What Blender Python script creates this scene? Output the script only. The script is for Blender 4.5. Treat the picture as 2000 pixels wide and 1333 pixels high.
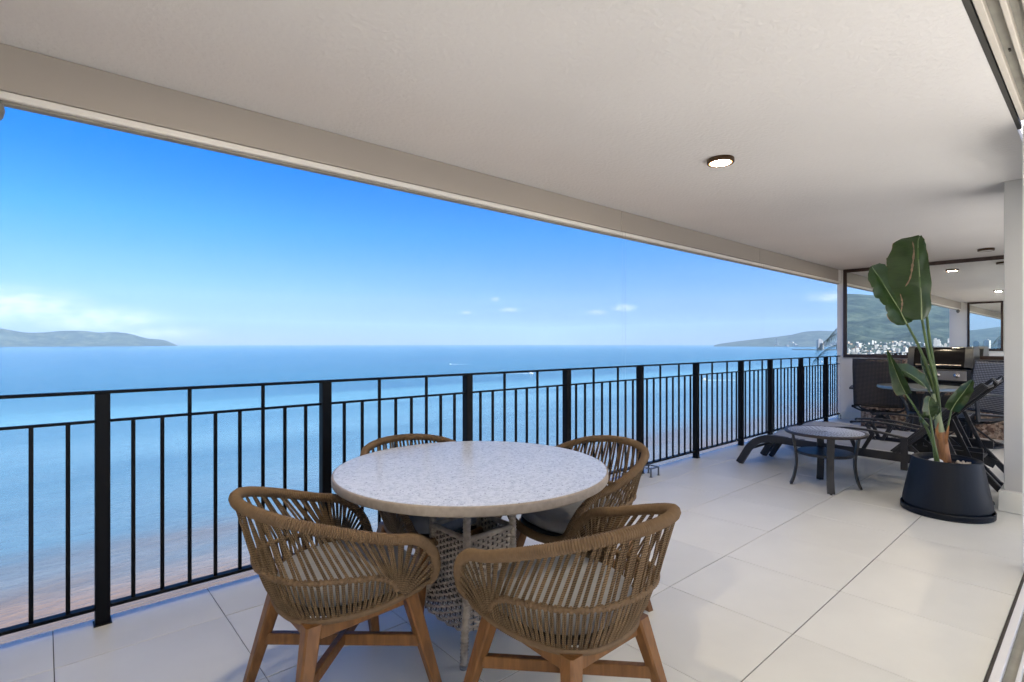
import bpy, bmesh, math, random
from mathutils import Vector, Matrix, noise as mnoise

R = math.radians
scene = bpy.context.scene
col = scene.collection
for _o in list(bpy.data.objects):
    bpy.data.objects.remove(_o)

# ------------------------------------------------------------------ camera
EYE = 1.30
YAW = R(48.48)
cam = bpy.data.cameras.new('camera')
cam.sensor_width = 36.0
cam.lens = 36.0 * 1033.0 / 2000.0
cam.shift_y = 3.5 / 2000.0
cam.clip_start = 0.02
cam.clip_end = 90000.0
cam_ob = bpy.data.objects.new('camera', cam)
col.objects.link(cam_ob)
cam_ob.location = (0, 0, EYE)
cam_ob.rotation_euler = (R(90), 0, YAW - R(90))
scene.camera = cam_ob

# ------------------------------------------------------------------ sun, sky, exposure
SUN_DIR = Vector((0.34, -0.80, 0.60)).normalized()      # towards the sun: behind the building
sun = bpy.data.lights.new('sun', 'SUN')
sun.energy = 2.5
sun.angle = R(0.5)
sun.color = (1.0, 0.985, 0.94)
sun_ob = bpy.data.objects.new('sun', sun)
col.objects.link(sun_ob)
sun_ob.rotation_euler = SUN_DIR.to_track_quat('Z', 'Y').to_euler()
sun_ob.location = SUN_DIR * 60

SKY_STRENGTH = 0.10
EXPOSURE = 3.1

scene.view_settings.view_transform = 'Standard'
scene.view_settings.look = 'None'
scene.view_settings.gamma = 1.0
scene.view_settings.use_curve_mapping = False
scene.view_settings.exposure = EXPOSURE
scene.render.engine = 'CYCLES'
scene.cycles.use_denoising = True
scene.cycles.max_bounces = 12
scene.cycles.diffuse_bounces = 6
scene.cycles.use_adaptive_sampling = True
scene.cycles.adaptive_threshold = 0.02
scene.cycles.glossy_bounces = 6
scene.cycles.volume_bounces = 0
scene.cycles.sample_clamp_indirect = 6.0
scene.cycles.caustics_reflective = False
scene.cycles.caustics_refractive = False

world = bpy.data.worlds.new('World')
scene.world = world
world.use_nodes = True
wn, wl = world.node_tree.nodes, world.node_tree.links
wn.clear()
def W(t, **k):
    n = wn.new(t)
    for a, b in k.items():
        setattr(n, a, b)
    return n
def wmath(op, a, b=None, c=None):
    n = W('ShaderNodeMath', operation=op)
    for i, q in enumerate((a, b, c)):
        if q is None:
            continue
        if isinstance(q, (int, float)):
            n.inputs[i].default_value = q
        else:
            wl.new(q, n.inputs[i])
    return n.outputs[0]
w_out = W('ShaderNodeOutputWorld')
w_bg = W('ShaderNodeBackground')
w_bg.inputs['Strength'].default_value = SKY_STRENGTH
w_sky = W('ShaderNodeTexSky', sky_type='NISHITA', sun_disc=False)
w_sky.sun_elevation = math.asin(SUN_DIR.z)
w_sky.sun_rotation = math.atan2(SUN_DIR.x, SUN_DIR.y)
w_sky.altitude = 0
w_sky.air_density = 1.0
w_sky.dust_density = 0.0
w_sky.ozone_density = 4.0
# low fair-weather clouds all round the horizon
w_tc = W('ShaderNodeTexCoord')
w_sep = W('ShaderNodeSeparateXYZ')
wl.new(w_tc.outputs['Generated'], w_sep.inputs[0])
w_az = wmath('ARCTAN2', w_sep.outputs['Y'], w_sep.outputs['X'])
w_el = wmath('ARCSINE', w_sep.outputs['Z'])
w_ae = W('ShaderNodeCombineXYZ')
wl.new(w_az, w_ae.inputs[0])
wl.new(w_el, w_ae.inputs[1])
# clear-air colour by elevation: deep blue overhead, pale blue at the horizon
w_er = W('ShaderNodeMapRange')
w_er.inputs['From Min'].default_value = 0.0
w_er.inputs['From Max'].default_value = R(50)
wl.new(w_el, w_er.inputs['Value'])
w_rp = W('ShaderNodeValToRGB')
GRADE = [(0.0, (0.0485, 0.0642, 0.128)), (0.03, (0.053, 0.0701, 0.128)), (0.09, (0.0846, 0.1088, 0.1664)), (0.15, (0.0736, 0.1203, 0.2048)), (0.23, (0.0416, 0.128, 0.2304)), (0.35, (0.0026, 0.1088, 0.256)), (1.0, (0.0026, 0.1088, 0.256))]
_e = w_rp.color_ramp.elements
while len(_e) < len(GRADE):
    _e.new(0.5)
for q, (p, c) in zip(_e, GRADE):
    q.position = p
    q.color = (*c, 1)
wl.new(w_er.outputs[0], w_rp.inputs[0])
w_gr = W('ShaderNodeMixRGB', blend_type='MULTIPLY')
w_gr.inputs['Fac'].default_value = 1.0
wl.new(w_sky.outputs[0], w_gr.inputs['Color1'])
wl.new(w_rp.outputs[0], w_gr.inputs['Color2'])
w_map = W('ShaderNodeMapping')
w_map.inputs['Scale'].default_value = (38, 95, 1)
wl.new(w_ae.outputs[0], w_map.inputs[0])
w_nz = W('ShaderNodeTexNoise')
w_nz.inputs['Scale'].default_value = 1.0
w_nz.inputs['Detail'].default_value = 6.0
w_nz.inputs['Roughness'].default_value = 0.62
wl.new(w_map.outputs[0], w_nz.inputs['Vector'])
CLOUDS = [  # azimuth, elevation, half width, half height (degrees), weight
    (91.5, 2.9, 6.0, 1.8, 1.0), (86.5, 2.0, 6.5, 1.4, 0.85), (82.5, 0.9, 5.5, 0.9, 0.5), (96.0, 3.0, 6.0, 1.8, 0.9),
    (53.5, 3.25, .8, .25, .62), (50.3, 4.7, .65, .3, .6), (48.8, 3.6, 1.3, .35, .62), (39.4, 3.25, 1.3, .35, .6),
    (36.6, 3.7, 1.5, .45, .78), (17.2, 4.3, 2.6, .6, .62), (8.0, 4.6, 1.6, .5, .6), (-12.0, 3.4, 2.4, .6, .7),
    (112.0, 3.6, 3.0, .7, .7), (128.0, 4.4, 2.0, .5, .7), (-45.0, 4.0, 3.0, .8, .7), (-100.0, 5.0, 3.0, .8, .7)]
w_tot = None
for az, el, ra, re, wt in CLOUDS:
    n1 = W('ShaderNodeVectorMath', operation='SUBTRACT')
    wl.new(w_ae.outputs[0], n1.inputs[0])
    n1.inputs[1].default_value = (R(az), R(el), 0)
    n2 = W('ShaderNodeVectorMath', operation='MULTIPLY')
    wl.new(n1.outputs[0], n2.inputs[0])
    n2.inputs[1].default_value = (1 / R(ra), 1 / R(re), 0)
    n3 = W('ShaderNodeVectorMath', operation='LENGTH')
    wl.new(n2.outputs[0], n3.inputs[0])
    m = W('ShaderNodeMapRange', interpolation_type='SMOOTHSTEP')
    m.inputs['From Min'].default_value = 1.15
    m.inputs['From Max'].default_value = 0.0
    m.inputs['To Min'].default_value = 0.0
    m.inputs['To Max'].default_value = wt
    wl.new(n3.outputs['Value'], m.inputs['Value'])
    w_tot = m.outputs[0] if w_tot is None else wmath('MAXIMUM', w_tot, m.outputs[0])
w_cm = wmath('MULTIPLY', w_tot, wmath('MULTIPLY_ADD', w_nz.outputs['Fac'], 3.0, -0.75))
w_cl = W('ShaderNodeClamp')
wl.new(w_cm, w_cl.inputs[0])
w_fac = wmath('MULTIPLY', w_cl.outputs[0], 0.8)
w_mix = W('ShaderNodeMixRGB')
w_mix.inputs['Color2'].default_value = (1.28, 1.38, 1.55, 1)
wl.new(w_fac, w_mix.inputs['Fac'])
wl.new(w_gr.outputs[0], w_mix.inputs['Color1'])
wl.new(w_mix.outputs[0], w_bg.inputs['Color'])
wl.new(w_bg.outputs[0], w_out.inputs['Surface'])

# ------------------------------------------------------------------ materials
def nodes_of(m):
    return m.node_tree.nodes, m.node_tree.links
def lnk(nl, a, b):
    nl.new(a, b)
def mat(name, base, rough=0.6, metal=0.0, spec=0.5, var=0.0, vscale=6.0, bump=0.0, bscale=60.0, bdist=0.002,
        rnd=0.0, coat=0.0, detail=4.0, stretch=(1, 1, 1), rvar=0.0):
    m = bpy.data.materials.new(name)
    m.use_nodes = True
    n, l = nodes_of(m)
    b = n['Principled BSDF']
    b.inputs['Base Color'].default_value = (*base, 1)
    b.inputs['Roughness'].default_value = rough
    b.inputs['Metallic'].default_value = metal
    b.inputs['Specular IOR Level'].default_value = spec
    b.inputs['Coat Weight'].default_value = coat
    tc = n.new('ShaderNodeTexCoord')
    mp = n.new('ShaderNodeMapping')
    mp.inputs['Scale'].default_value = stretch
    l.new(tc.outputs['Object'], mp.inputs[0])
    src = None
    if var or rnd:
        hs = n.new('ShaderNodeHueSaturation')
        hs.inputs['Color'].default_value = (*base, 1)
        val = None
        if var:
            nz = n.new('ShaderNodeTexNoise')
            nz.inputs['Scale'].default_value = vscale
            nz.inputs['Detail'].default_value = detail
            l.new(mp.outputs[0], nz.inputs['Vector'])
            r = n.new('ShaderNodeMapRange')
            r.inputs['From Min'].default_value = 0.3
            r.inputs['From Max'].default_value = 0.7
            r.inputs['To Min'].default_value = 1 - var
            r.inputs['To Max'].default_value = 1 + var
            l.new(nz.outputs['Fac'], r.inputs['Value'])
            val = r.outputs[0]
            if rvar:
                r2 = n.new('ShaderNodeMapRange')
                r2.inputs['From Min'].default_value = 0.3
                r2.inputs['From Max'].default_value = 0.7
                r2.inputs['To Min'].default_value = max(0.0, rough - rvar)
                r2.inputs['To Max'].default_value = rough + rvar
                l.new(nz.outputs['Fac'], r2.inputs['Value'])
                l.new(r2.outputs[0], b.inputs['Roughness'])
        if rnd:
            oi = n.new('ShaderNodeObjectInfo')
            r = n.new('ShaderNodeMapRange')
            r.inputs['To Min'].default_value = 1 - rnd
            r.inputs['To Max'].default_value = 1 + rnd
            l.new(oi.outputs['Random'], r.inputs['Value'])
            if val is None:
                val = r.outputs[0]
            else:
                mm = n.new('ShaderNodeMath')
                mm.operation = 'MULTIPLY'
                l.new(val, mm.inputs[0])
                l.new(r.outputs[0], mm.inputs[1])
                val = mm.outputs[0]
        l.new(val, hs.inputs['Value'])
        l.new(hs.outputs[0], b.inputs['Base Color'])
    if bump:
        nb = n.new('ShaderNodeTexNoise')
        nb.inputs['Scale'].default_value = bscale
        nb.inputs['Detail'].default_value = 5.0
        l.new(mp.outputs[0], nb.inputs['Vector'])
        bp = n.new('ShaderNodeBump')
        bp.inputs['Strength'].default_value = bump
        bp.inputs['Distance'].default_value = bdist
        l.new(nb.outputs['Fac'], bp.inputs['Height'])
        l.new(bp.outputs[0], b.inputs['Normal'])
    return m

def ramp(n, pts, interp='LINEAR'):
    r = n.new('ShaderNodeValToRGB')
    r.color_ramp.interpolation = interp
    e = r.color_ramp.elements
    while len(e) < len(pts):
        e.new(0.5)
    for q, (p, c) in zip(e, pts):
        q.position = p
        q.color = (*c, 1) if len(c) == 3 else c
    return r

M = {}
M['tile'] = mat('floor_tile', (0.775, 0.765, 0.70), 0.37, spec=0.5, rnd=0.035, var=0.045, vscale=2.2, detail=7.0, bump=0.05, bscale=90, bdist=0.0006)
M['fill_tile'] = mat('fill_room_tile', (0.82, 0.80, 0.77), 0.5, var=0.02)
M['grout'] = mat('grout', (0.11, 0.10, 0.092), 0.9, var=0.1, vscale=9)
M['stucco'] = mat('ceiling_stucco', (0.74, 0.72, 0.70), 0.9, spec=0.2, var=0.02, vscale=1.4, bump=0.6, bscale=40, bdist=0.009)
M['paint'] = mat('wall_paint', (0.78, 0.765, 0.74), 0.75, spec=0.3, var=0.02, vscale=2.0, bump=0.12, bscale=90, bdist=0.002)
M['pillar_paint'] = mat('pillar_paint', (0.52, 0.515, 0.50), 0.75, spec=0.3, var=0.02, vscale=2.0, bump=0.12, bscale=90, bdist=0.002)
M['shade_fabric'] = mat('shade_box_paint', (0.40, 0.365, 0.325), 0.6, spec=0.35, var=0.04, vscale=1.2, stretch=(0.4, 2, 2))
M['white_alu'] = mat('white_aluminium', (0.80, 0.785, 0.75), 0.42, spec=0.5, var=0.02, vscale=8)
M['cream_alu'] = mat('cream_aluminium', (0.66, 0.61, 0.53), 0.4, spec=0.5, var=0.04, vscale=6)
M['slot'] = mat('dark_gasket', (0.05, 0.047, 0.04), 0.7)
M['track_grey'] = mat('track_grey', (0.30, 0.29, 0.25), 0.5, var=0.12, vscale=10)
M['iron'] = mat('black_iron', (0.0030, 0.0034, 0.0044), 0.45, spec=0.14, bump=0.08, bscale=220, bdist=0.0006)
M['steel'] = mat('bracket_steel', (0.16, 0.16, 0.15), 0.4, metal=0.7)
M['cable'] = mat('cable_steel', (0.12, 0.14, 0.17), 0.5, metal=0.0)
M['bronze'] = mat('dark_bronze', (0.030, 0.021, 0.018), 0.42, metal=0.2)
M['lamp_ring'] = mat('lamp_ring', (0.075, 0.042, 0.020), 0.42, metal=0.5)
M['frame'] = mat('mirror_frame', (0.045, 0.027, 0.021), 0.45, var=0.15, vscale=12)
M['navy_pot'] = mat('pot_resin', (0.0060, 0.0080, 0.0125), 0.5, spec=0.28, var=0.08, vscale=7, bump=0.08, bscale=120, bdist=0.0008)
M['soil'] = mat('soil', (0.045, 0.03, 0.02), 0.95, var=0.4, vscale=40, bump=0.8, bscale=70, bdist=0.02)
M['pebble'] = mat('pebble', (0.50, 0.44, 0.36), 0.7, rnd=0.3, var=0.1, vscale=20)
M['white_stone'] = mat('white_stone', (0.80, 0.79, 0.77), 0.6, var=0.04)
M['chair_frame'] = mat('charcoal_frame', (0.028, 0.028, 0.031), 0.45, spec=0.35, bump=0.05, bscale=200, bdist=0.0005)
M['sling'] = mat('sling_mesh', (0.36, 0.37, 0.39), 0.62, spec=0.35, var=0.1, vscale=260, bump=0.25, bscale=420, bdist=0.001)
M['black'] = mat('black_enamel', (0.006, 0.005, 0.005), 0.12, spec=0.28)
M['black_matt'] = mat('black_matt', (0.012, 0.012, 0.013), 0.6)
M['cast'] = mat('cast_aluminium', (0.055, 0.057, 0.057), 0.45, metal=0.2, var=0.05, vscale=10)
M['stainless'] = mat('stainless', (0.42, 0.37, 0.33), 0.28, metal=1.0, var=0.03, vscale=4)
M['knob'] = mat('knob_metal', (0.55, 0.5, 0.48), 0.2, metal=1.0)
M['cushion'] = mat('cushion_cloth', (0.27, 0.275, 0.29), 0.85, spec=0.2, var=0.05, vscale=30, bump=0.5, bscale=14, bdist=0.012)
M['grey_top'] = mat('stone_table_top', (0.20, 0.19, 0.18), 0.35, var=0.1, vscale=30)
M['alu_rim'] = mat('aluminium_rim', (0.20, 0.225, 0.235), 0.32, metal=0.6)
M['silver'] = mat('cast_silver', (0.78, 0.79, 0.80), 0.35, metal=0.35, spec=0.7)
M['stem'] = mat('leaf_stalk', (0.075, 0.12, 0.035), 0.45, var=0.25, vscale=14, stretch=(3, 3, 0.6))
M['stem_pale'] = mat('pale_stalk', (0.26, 0.30, 0.16), 0.5, var=0.2, vscale=12, stretch=(3, 3, 0.6))
M['sheath'] = mat('dry_sheath', (0.30, 0.13, 0.045), 0.6, var=0.55, vscale=18, stretch=(2, 2, 0.5), bump=0.5, bscale=40, bdist=0.004)
M['palm'] = mat('palm_frond', (0.035, 0.06, 0.03), 0.5, var=0.2)
M['trunk'] = mat('palm_trunk', (0.14, 0.10, 0.07), 0.9, var=0.3)
M['grey_lamp'] = mat('weathered_shell', (0.20, 0.20, 0.18), 0.5, var=0.3, vscale=30, bump=0.4, bscale=50, bdist=0.004)
M['boat'] = mat('boat_white', (0.5, 0.5, 0.5), 0.3)
M['foam'] = mat('sea_foam', (0.32, 0.36, 0.38), 0.9)
M['bldg_white'] = mat('building_white', (0.22, 0.215, 0.205), 0.8, rnd=0.45)
M['bldg_terra'] = mat('building_ochre', (0.20, 0.15, 0.11), 0.8, rnd=0.3)
M['bldg_glass'] = mat('building_glass', (0.06, 0.08, 0.10), 0.25)

# lamp diffuser: a lit lamp and an unlit one
def emis(name, c, s):
    m = bpy.data.materials.new(name)
    m.use_nodes = True
    n, l = nodes_of(m)
    b = n['Principled BSDF']
    b.inputs['Base Color'].default_value = (0.8, 0.78, 0.72, 1)
    b.inputs['Emission Color'].default_value = (*c, 1)
    b.inputs['Emission Strength'].default_value = s
    return m
M['lit'] = emis('lamp_diffuser_lit', (1.0, 0.84, 0.60), 52.0)
M['amber'] = emis('lamp_edge_lit', (1.0, 0.42, 0.08), 0.8)
M['unlit'] = mat('lamp_diffuser_off', (0.62, 0.60, 0.56), 0.5)

# mirror
m = mat('mirror_silver', (0.88, 0.91, 0.90), 0.0, metal=1.0)
M['mirror'] = m

# terrazzo table top
m = mat('terrazzo', (0.70, 0.70, 0.69), 0.22, spec=0.6)
n, l = nodes_of(m)
b = n['Principled BSDF']
tc = n.new('ShaderNodeTexCoord')
v1 = n.new('ShaderNodeTexVoronoi'); v1.inputs['Scale'].default_value = 70
v2 = n.new('ShaderNodeTexVoronoi'); v2.inputs['Scale'].default_value = 150
nz = n.new('ShaderNodeTexNoise'); nz.inputs['Scale'].default_value = 70; nz.inputs['Detail'].default_value = 5
for q in (v1, v2, nz):
    l.new(tc.outputs['Object'], q.inputs['Vector'])
r1 = ramp(n, [(0.0, (0.20, 0.205, 0.22)), (0.18, (0.32, 0.325, 0.34)), (0.30, (0.68, 0.69, 0.675))])
l.new(v1.outputs['Distance'], r1.inputs[0])
s1 = n.new('ShaderNodeSeparateColor'); l.new(v1.outputs['Color'], s1.inputs[0])
g1 = n.new('ShaderNodeMath'); g1.operation = 'GREATER_THAN'; g1.inputs[1].default_value = 0.70
l.new(s1.outputs[0], g1.inputs[0])
mx = n.new('ShaderNodeMixRGB'); mx.inputs['Color1'].default_value = (0.68, 0.69, 0.675, 1)
l.new(g1.outputs[0], mx.inputs['Fac']); l.new(r1.outputs[0], mx.inputs['Color2'])
r2 = ramp(n, [(0.0, (0.40, 0.41, 0.44)), (0.22, (0.68, 0.69, 0.70)), (0.32, (1, 1, 1))])
l.new(v2.outputs['Distance'], r2.inputs[0])
mx2 = n.new('ShaderNodeMixRGB'); mx2.blend_type = 'MULTIPLY'; mx2.inputs['Fac'].default_value = 0.8
l.new(mx.outputs[0], mx2.inputs['Color1']); l.new(r2.outputs[0], mx2.inputs['Color2'])
r3 = ramp(n, [(0.34, (0.80, 0.81, 0.82)), (0.56, (1.04, 1.04, 1.04))])
l.new(nz.outputs['Fac'], r3.inputs[0])
mx3 = n.new('ShaderNodeMixRGB'); mx3.blend_type = 'MULTIPLY'; mx3.inputs['Fac'].default_value = 1
l.new(mx2.outputs[0], mx3.inputs['Color1']); l.new(r3.outputs[0], mx3.inputs['Color2'])
l.new(mx3.outputs[0], b.inputs['Base Color'])
bp = n.new('ShaderNodeBump'); bp.inputs['Strength'].default_value = 0.25; bp.inputs['Distance'].default_value = 0.001
l.new(v1.outputs['Distance'], bp.inputs['Height']); l.new(bp.outputs[0], b.inputs['Normal'])
M['terrazzo'] = m

M['edge_shaded'] = mat('table_edge_shaded', (0.32, 0.265, 0.21), 0.6, var=0.15, vscale=40, bump=0.2, bscale=90, bdist=0.001)  # table edge: its shade is painted in as a darker tan than the top
# granite
m = mat('granite', (0.30, 0.22, 0.17), 0.3, spec=0.5)
n, l = nodes_of(m)
b = n['Principled BSDF']
tc = n.new('ShaderNodeTexCoord')
v1 = n.new('ShaderNodeTexVoronoi'); v1.inputs['Scale'].default_value = 32
nz = n.new('ShaderNodeTexNoise'); nz.inputs['Scale'].default_value = 26; nz.inputs['Detail'].default_value = 8
l.new(tc.outputs['Object'], v1.inputs['Vector']); l.new(tc.outputs['Object'], nz.inputs['Vector'])
s1 = n.new('ShaderNodeSeparateColor'); l.new(v1.outputs['Color'], s1.inputs[0])
r1 = ramp(n, [(0.0, (0.09, 0.05, 0.035)), (0.3, (0.26, 0.17, 0.12)), (0.6, (0.42, 0.32, 0.24)), (1.0, (0.52, 0.43, 0.35))])
l.new(s1.outputs[0], r1.inputs[0])
r2 = ramp(n, [(0.38, (0.45, 0.42, 0.40)), (0.55, (1.05, 1.0, 0.97))])
l.new(nz.outputs['Fac'], r2.inputs[0])
mx = n.new('ShaderNodeMixRGB'); mx.blend_type = 'MULTIPLY'; mx.inputs['Fac'].default_value = 1
l.new(r1.outputs[0], mx.inputs['Color1']); l.new(r2.outputs[0], mx.inputs['Color2'])
l.new(mx.outputs[0], b.inputs['Base Color'])
M['granite'] = m

# wood
def wood(name, c1, c2, rough=0.45):
    m = mat(name, c1, rough, spec=0.4)
    n, l = nodes_of(m)
    b = n['Principled BSDF']
    tc = n.new('ShaderNodeTexCoord')
    mp = n.new('ShaderNodeMapping'); mp.inputs['Scale'].default_value = (34, 34, 3.0)
    l.new(tc.outputs['Object'], mp.inputs[0])
    nz = n.new('ShaderNodeTexNoise'); nz.inputs['Scale'].default_value = 1.6; nz.inputs['Detail'].default_value = 8; nz.inputs['Distortion'].default_value = 0.5
    l.new(mp.outputs[0], nz.inputs['Vector'])
    r = ramp(n, [(0.3, c2), (0.7, c1)])
    l.new(nz.outputs['Fac'], r.inputs[0])
    l.new(r.outputs[0], b.inputs['Base Color'])
    bp = n.new('ShaderNodeBump'); bp.inputs['Strength'].default_value = 0.15; bp.inputs['Distance'].default_value = 0.001
    l.new(nz.outputs['Fac'], bp.inputs['Height']); l.new(bp.outputs[0], b.inputs['Normal'])
    return m
M['teak'] = wood('teak', (0.26, 0.115, 0.033), (0.15, 0.062, 0.017))

# cords: two-tone braid running along the cord (UV v is metres along it)
def cord(name, c1, c2, rough=0.75, freq=150.0):
    m = mat(name, c1, rough, spec=0.25)
    n, l = nodes_of(m)
    b = n['Principled BSDF']
    uv = n.new('ShaderNodeUVMap')
    mp = n.new('ShaderNodeMapping'); mp.inputs['Scale'].default_value = (2.0, freq, 1)
    l.new(uv.outputs[0], mp.inputs[0])
    wv = n.new('ShaderNodeTexWave'); wv.bands_direction = 'DIAGONAL'
    wv.inputs['Scale'].default_value = 0.5; wv.inputs['Distortion'].default_value = 1.2; wv.inputs['Detail'].default_value = 2
    l.new(mp.outputs[0], wv.inputs['Vector'])
    tc = n.new('ShaderNodeTexCoord')
    nz = n.new('ShaderNodeTexNoise'); nz.inputs['Scale'].default_value = 38; nz.inputs['Detail'].default_value = 5
    l.new(tc.outputs['Object'], nz.inputs['Vector'])
    ad = n.new('ShaderNodeMath'); ad.operation = 'MULTIPLY_ADD'; ad.inputs[1].default_value = 0.55
    l.new(wv.outputs['Fac'], ad.inputs[0])
    sb = n.new('ShaderNodeMath'); sb.operation = 'MULTIPLY'; sb.inputs[1].default_value = 0.5
    l.new(nz.outputs['Fac'], sb.inputs[0]); l.new(sb.outputs[0], ad.inputs[2])
    r = ramp(n, [(0.2, c2), (0.75, c1)])
    l.new(ad.outputs[0], r.inputs[0])
    oi = n.new('ShaderNodeObjectInfo')
    mr = n.new('ShaderNodeMapRange'); mr.inputs['To Min'].default_value = 0.78; mr.inputs['To Max'].default_value = 1.2
    l.new(oi.outputs['Random'], mr.inputs['Value'])
    hs = n.new('ShaderNodeHueSaturation'); l.new(r.outputs[0], hs.inputs['Color']); l.new(mr.outputs[0], hs.inputs['Value'])
    l.new(hs.outputs[0], b.inputs['Base Color'])
    bp = n.new('ShaderNodeBump'); bp.inputs['Strength'].default_value = 0.5; bp.inputs['Distance'].default_value = 0.0015
    l.new(wv.outputs['Fac'], bp.inputs['Height']); l.new(bp.outputs[0], b.inputs['Normal'])
    return m
M['rope'] = cord('rope', (0.215, 0.140, 0.074), (0.050, 0.030, 0.015))
M['rope_wrap'] = mat('rope_wrap', (0.170, 0.108, 0.058), 0.7, spec=0.25, var=0.12, vscale=60, bump=0.4, bscale=180, bdist=0.002)
M['wicker'] = mat('grey_wicker', (0.36, 0.305, 0.245), 0.5, spec=0.4, var=0.35, vscale=28, bump=0.2, bscale=120, bdist=0.001, rnd=0.1)
M['wicker_dark'] = mat('dark_wicker', (0.10, 0.08, 0.065), 0.6, var=0.3, vscale=28)
M['dark_weave'] = mat('dark_seat_weave', (0.03, 0.026, 0.023), 0.7, var=0.2)

# woven far chairs and the basket-pattern table top
def weave(name, c1, c2, sc, rough=0.55, bump=0.6, dist=0.004, plane='YZ'):
    m = mat(name, c1, rough, spec=0.4)
    n, l = nodes_of(m)
    b = n['Principled BSDF']
    uv = n.new('ShaderNodeUVMap')
    mp = n.new('ShaderNodeMapping'); mp.inputs['Scale'].default_value = (sc, sc, 1)
    l.new(uv.outputs[0], mp.inputs[0])
    w1 = n.new('ShaderNodeTexWave'); w1.bands_direction = 'X'; w1.inputs['Scale'].default_value = 1; w1.inputs['Distortion'].default_value = 0.3
    w2 = n.new('ShaderNodeTexWave'); w2.bands_direction = 'Y'; w2.inputs['Scale'].default_value = 1; w2.inputs['Distortion'].default_value = 0.3
    l.new(mp.outputs[0], w1.inputs['Vector']); l.new(mp.outputs[0], w2.inputs['Vector'])
    mm = n.new('ShaderNodeMath'); mm.operation = 'MULTIPLY'
    l.new(w1.outputs['Fac'], mm.inputs[0]); l.new(w2.outputs['Fac'], mm.inputs[1])
    r = ramp(n, [(0.05, c2), (0.6, c1)])
    l.new(mm.outputs[0], r.inputs[0]); l.new(r.outputs[0], b.inputs['Base Color'])
    bp = n.new('ShaderNodeBump'); bp.inputs['Strength'].default_value = bump; bp.inputs['Distance'].default_value = dist
    l.new(mm.outputs[0], bp.inputs['Height']); l.new(bp.outputs[0], b.inputs['Normal'])
    return m
M['brown_weave'] = weave('brown_weave', (0.13, 0.10, 0.082), (0.022, 0.018, 0.016), 11)
M['grey_weave'] = weave('grey_weave', (0.30, 0.31, 0.34), (0.04, 0.04, 0.042), 9)

# banana-like leaf: UV u across the blade, v along it
m = mat('broad_leaf', (0.045, 0.105, 0.022), 0.38, spec=0.4)
n, l = nodes_of(m)
b = n['Principled BSDF']
uv = n.new('ShaderNodeUVMap')
sp = n.new('ShaderNodeSeparateXYZ'); l.new(uv.outputs[0], sp.inputs[0])
ab = n.new('ShaderNodeMath'); ab.operation = 'SUBTRACT'; ab.inputs[1].default_value = 0.5; l.new(sp.outputs[0], ab.inputs[0])
ab2 = n.new('ShaderNodeMath'); ab2.operation = 'ABSOLUTE'; l.new(ab.outputs[0], ab2.inputs[0])
cmb = n.new('ShaderNodeCombineXYZ'); l.new(sp.outputs[1], cmb.inputs[1]); l.new(ab2.outputs[0], cmb.inputs[0])
mp = n.new('ShaderNodeMapping'); mp.inputs['Scale'].default_value = (5, 90, 1); l.new(cmb.outputs[0], mp.inputs[0])
nz = n.new('ShaderNodeTexNoise'); nz.inputs['Scale'].default_value = 1.0; nz.inputs['Detail'].default_value = 3; l.new(mp.outputs[0], nz.inputs['Vector'])
tc = n.new('ShaderNodeTexCoord')
n2 = n.new('ShaderNodeTexNoise'); n2.inputs['Scale'].default_value = 9; n2.inputs['Detail'].default_value = 4; l.new(tc.outputs['Object'], n2.inputs['Vector'])
rg = ramp(n, [(0.3, (0.009, 0.027, 0.004)), (0.7, (0.026, 0.058, 0.009))])
mxn = n.new('ShaderNodeMath'); mxn.operation = 'MULTIPLY_ADD'; mxn.inputs[1].default_value = 0.5
l.new(nz.outputs['Fac'], mxn.inputs[0])
hf = n.new('ShaderNodeMath'); hf.operation = 'MULTIPLY'; hf.inputs[1].default_value = 0.5; l.new(n2.outputs['Fac'], hf.inputs[0]); l.new(hf.outputs[0], mxn.inputs[2])
l.new(mxn.outputs[0], rg.inputs[0])
# midrib
rib = n.new('ShaderNodeMapRange'); rib.inputs['From Min'].default_value = 0.012; rib.inputs['From Max'].default_value = 0.03
rib.inputs['To Min'].default_value = 0.7; rib.inputs['To Max'].default_value = 0.0; l.new(ab2.outputs[0], rib.inputs['Value'])
mr1 = n.new('ShaderNodeMixRGB'); mr1.inputs['Color2'].default_value = (0.07, 0.12, 0.035, 1)
l.new(rib.outputs[0], mr1.inputs['Fac']); l.new(rg.outputs[0], mr1.inputs['Color1'])
# dry brown margin
ed = n.new('ShaderNodeMath'); ed.operation = 'MULTIPLY_ADD'; ed.inputs[1].default_value = 0.13
l.new(n2.outputs['Fac'], ed.inputs[0]); l.new(ab2.outputs[0], ed.inputs[2])
er = n.new('ShaderNodeMapRange'); er.inputs['From Min'].default_value = 0.555; er.inputs['From Max'].default_value = 0.575; l.new(ed.outputs[0], er.inputs['Value'])
mr2 = n.new('ShaderNodeMixRGB'); mr2.inputs['Color2'].default_value = (0.20, 0.11, 0.05, 1)
l.new(er.outputs[0], mr2.inputs['Fac']); l.new(mr1.outputs[0], mr2.inputs['Color1'])
l.new(mr2.outputs[0], b.inputs['Base Color'])
bp = n.new('ShaderNodeBump'); bp.inputs['Strength'].default_value = 0.35; bp.inputs['Distance'].default_value = 0.004
l.new(nz.outputs['Fac'], bp.inputs['Height']); l.new(bp.outputs[0], b.inputs['Normal'])
b.inputs['Transmission Weight'].default_value = 0.0
M['leaf'] = m
M['leaf_dry'] = mat('leaf_dry', (0.15, 0.095, 0.055), 0.7, var=0.4, vscale=30, bump=0.5, bscale=50, bdist=0.003)

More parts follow.
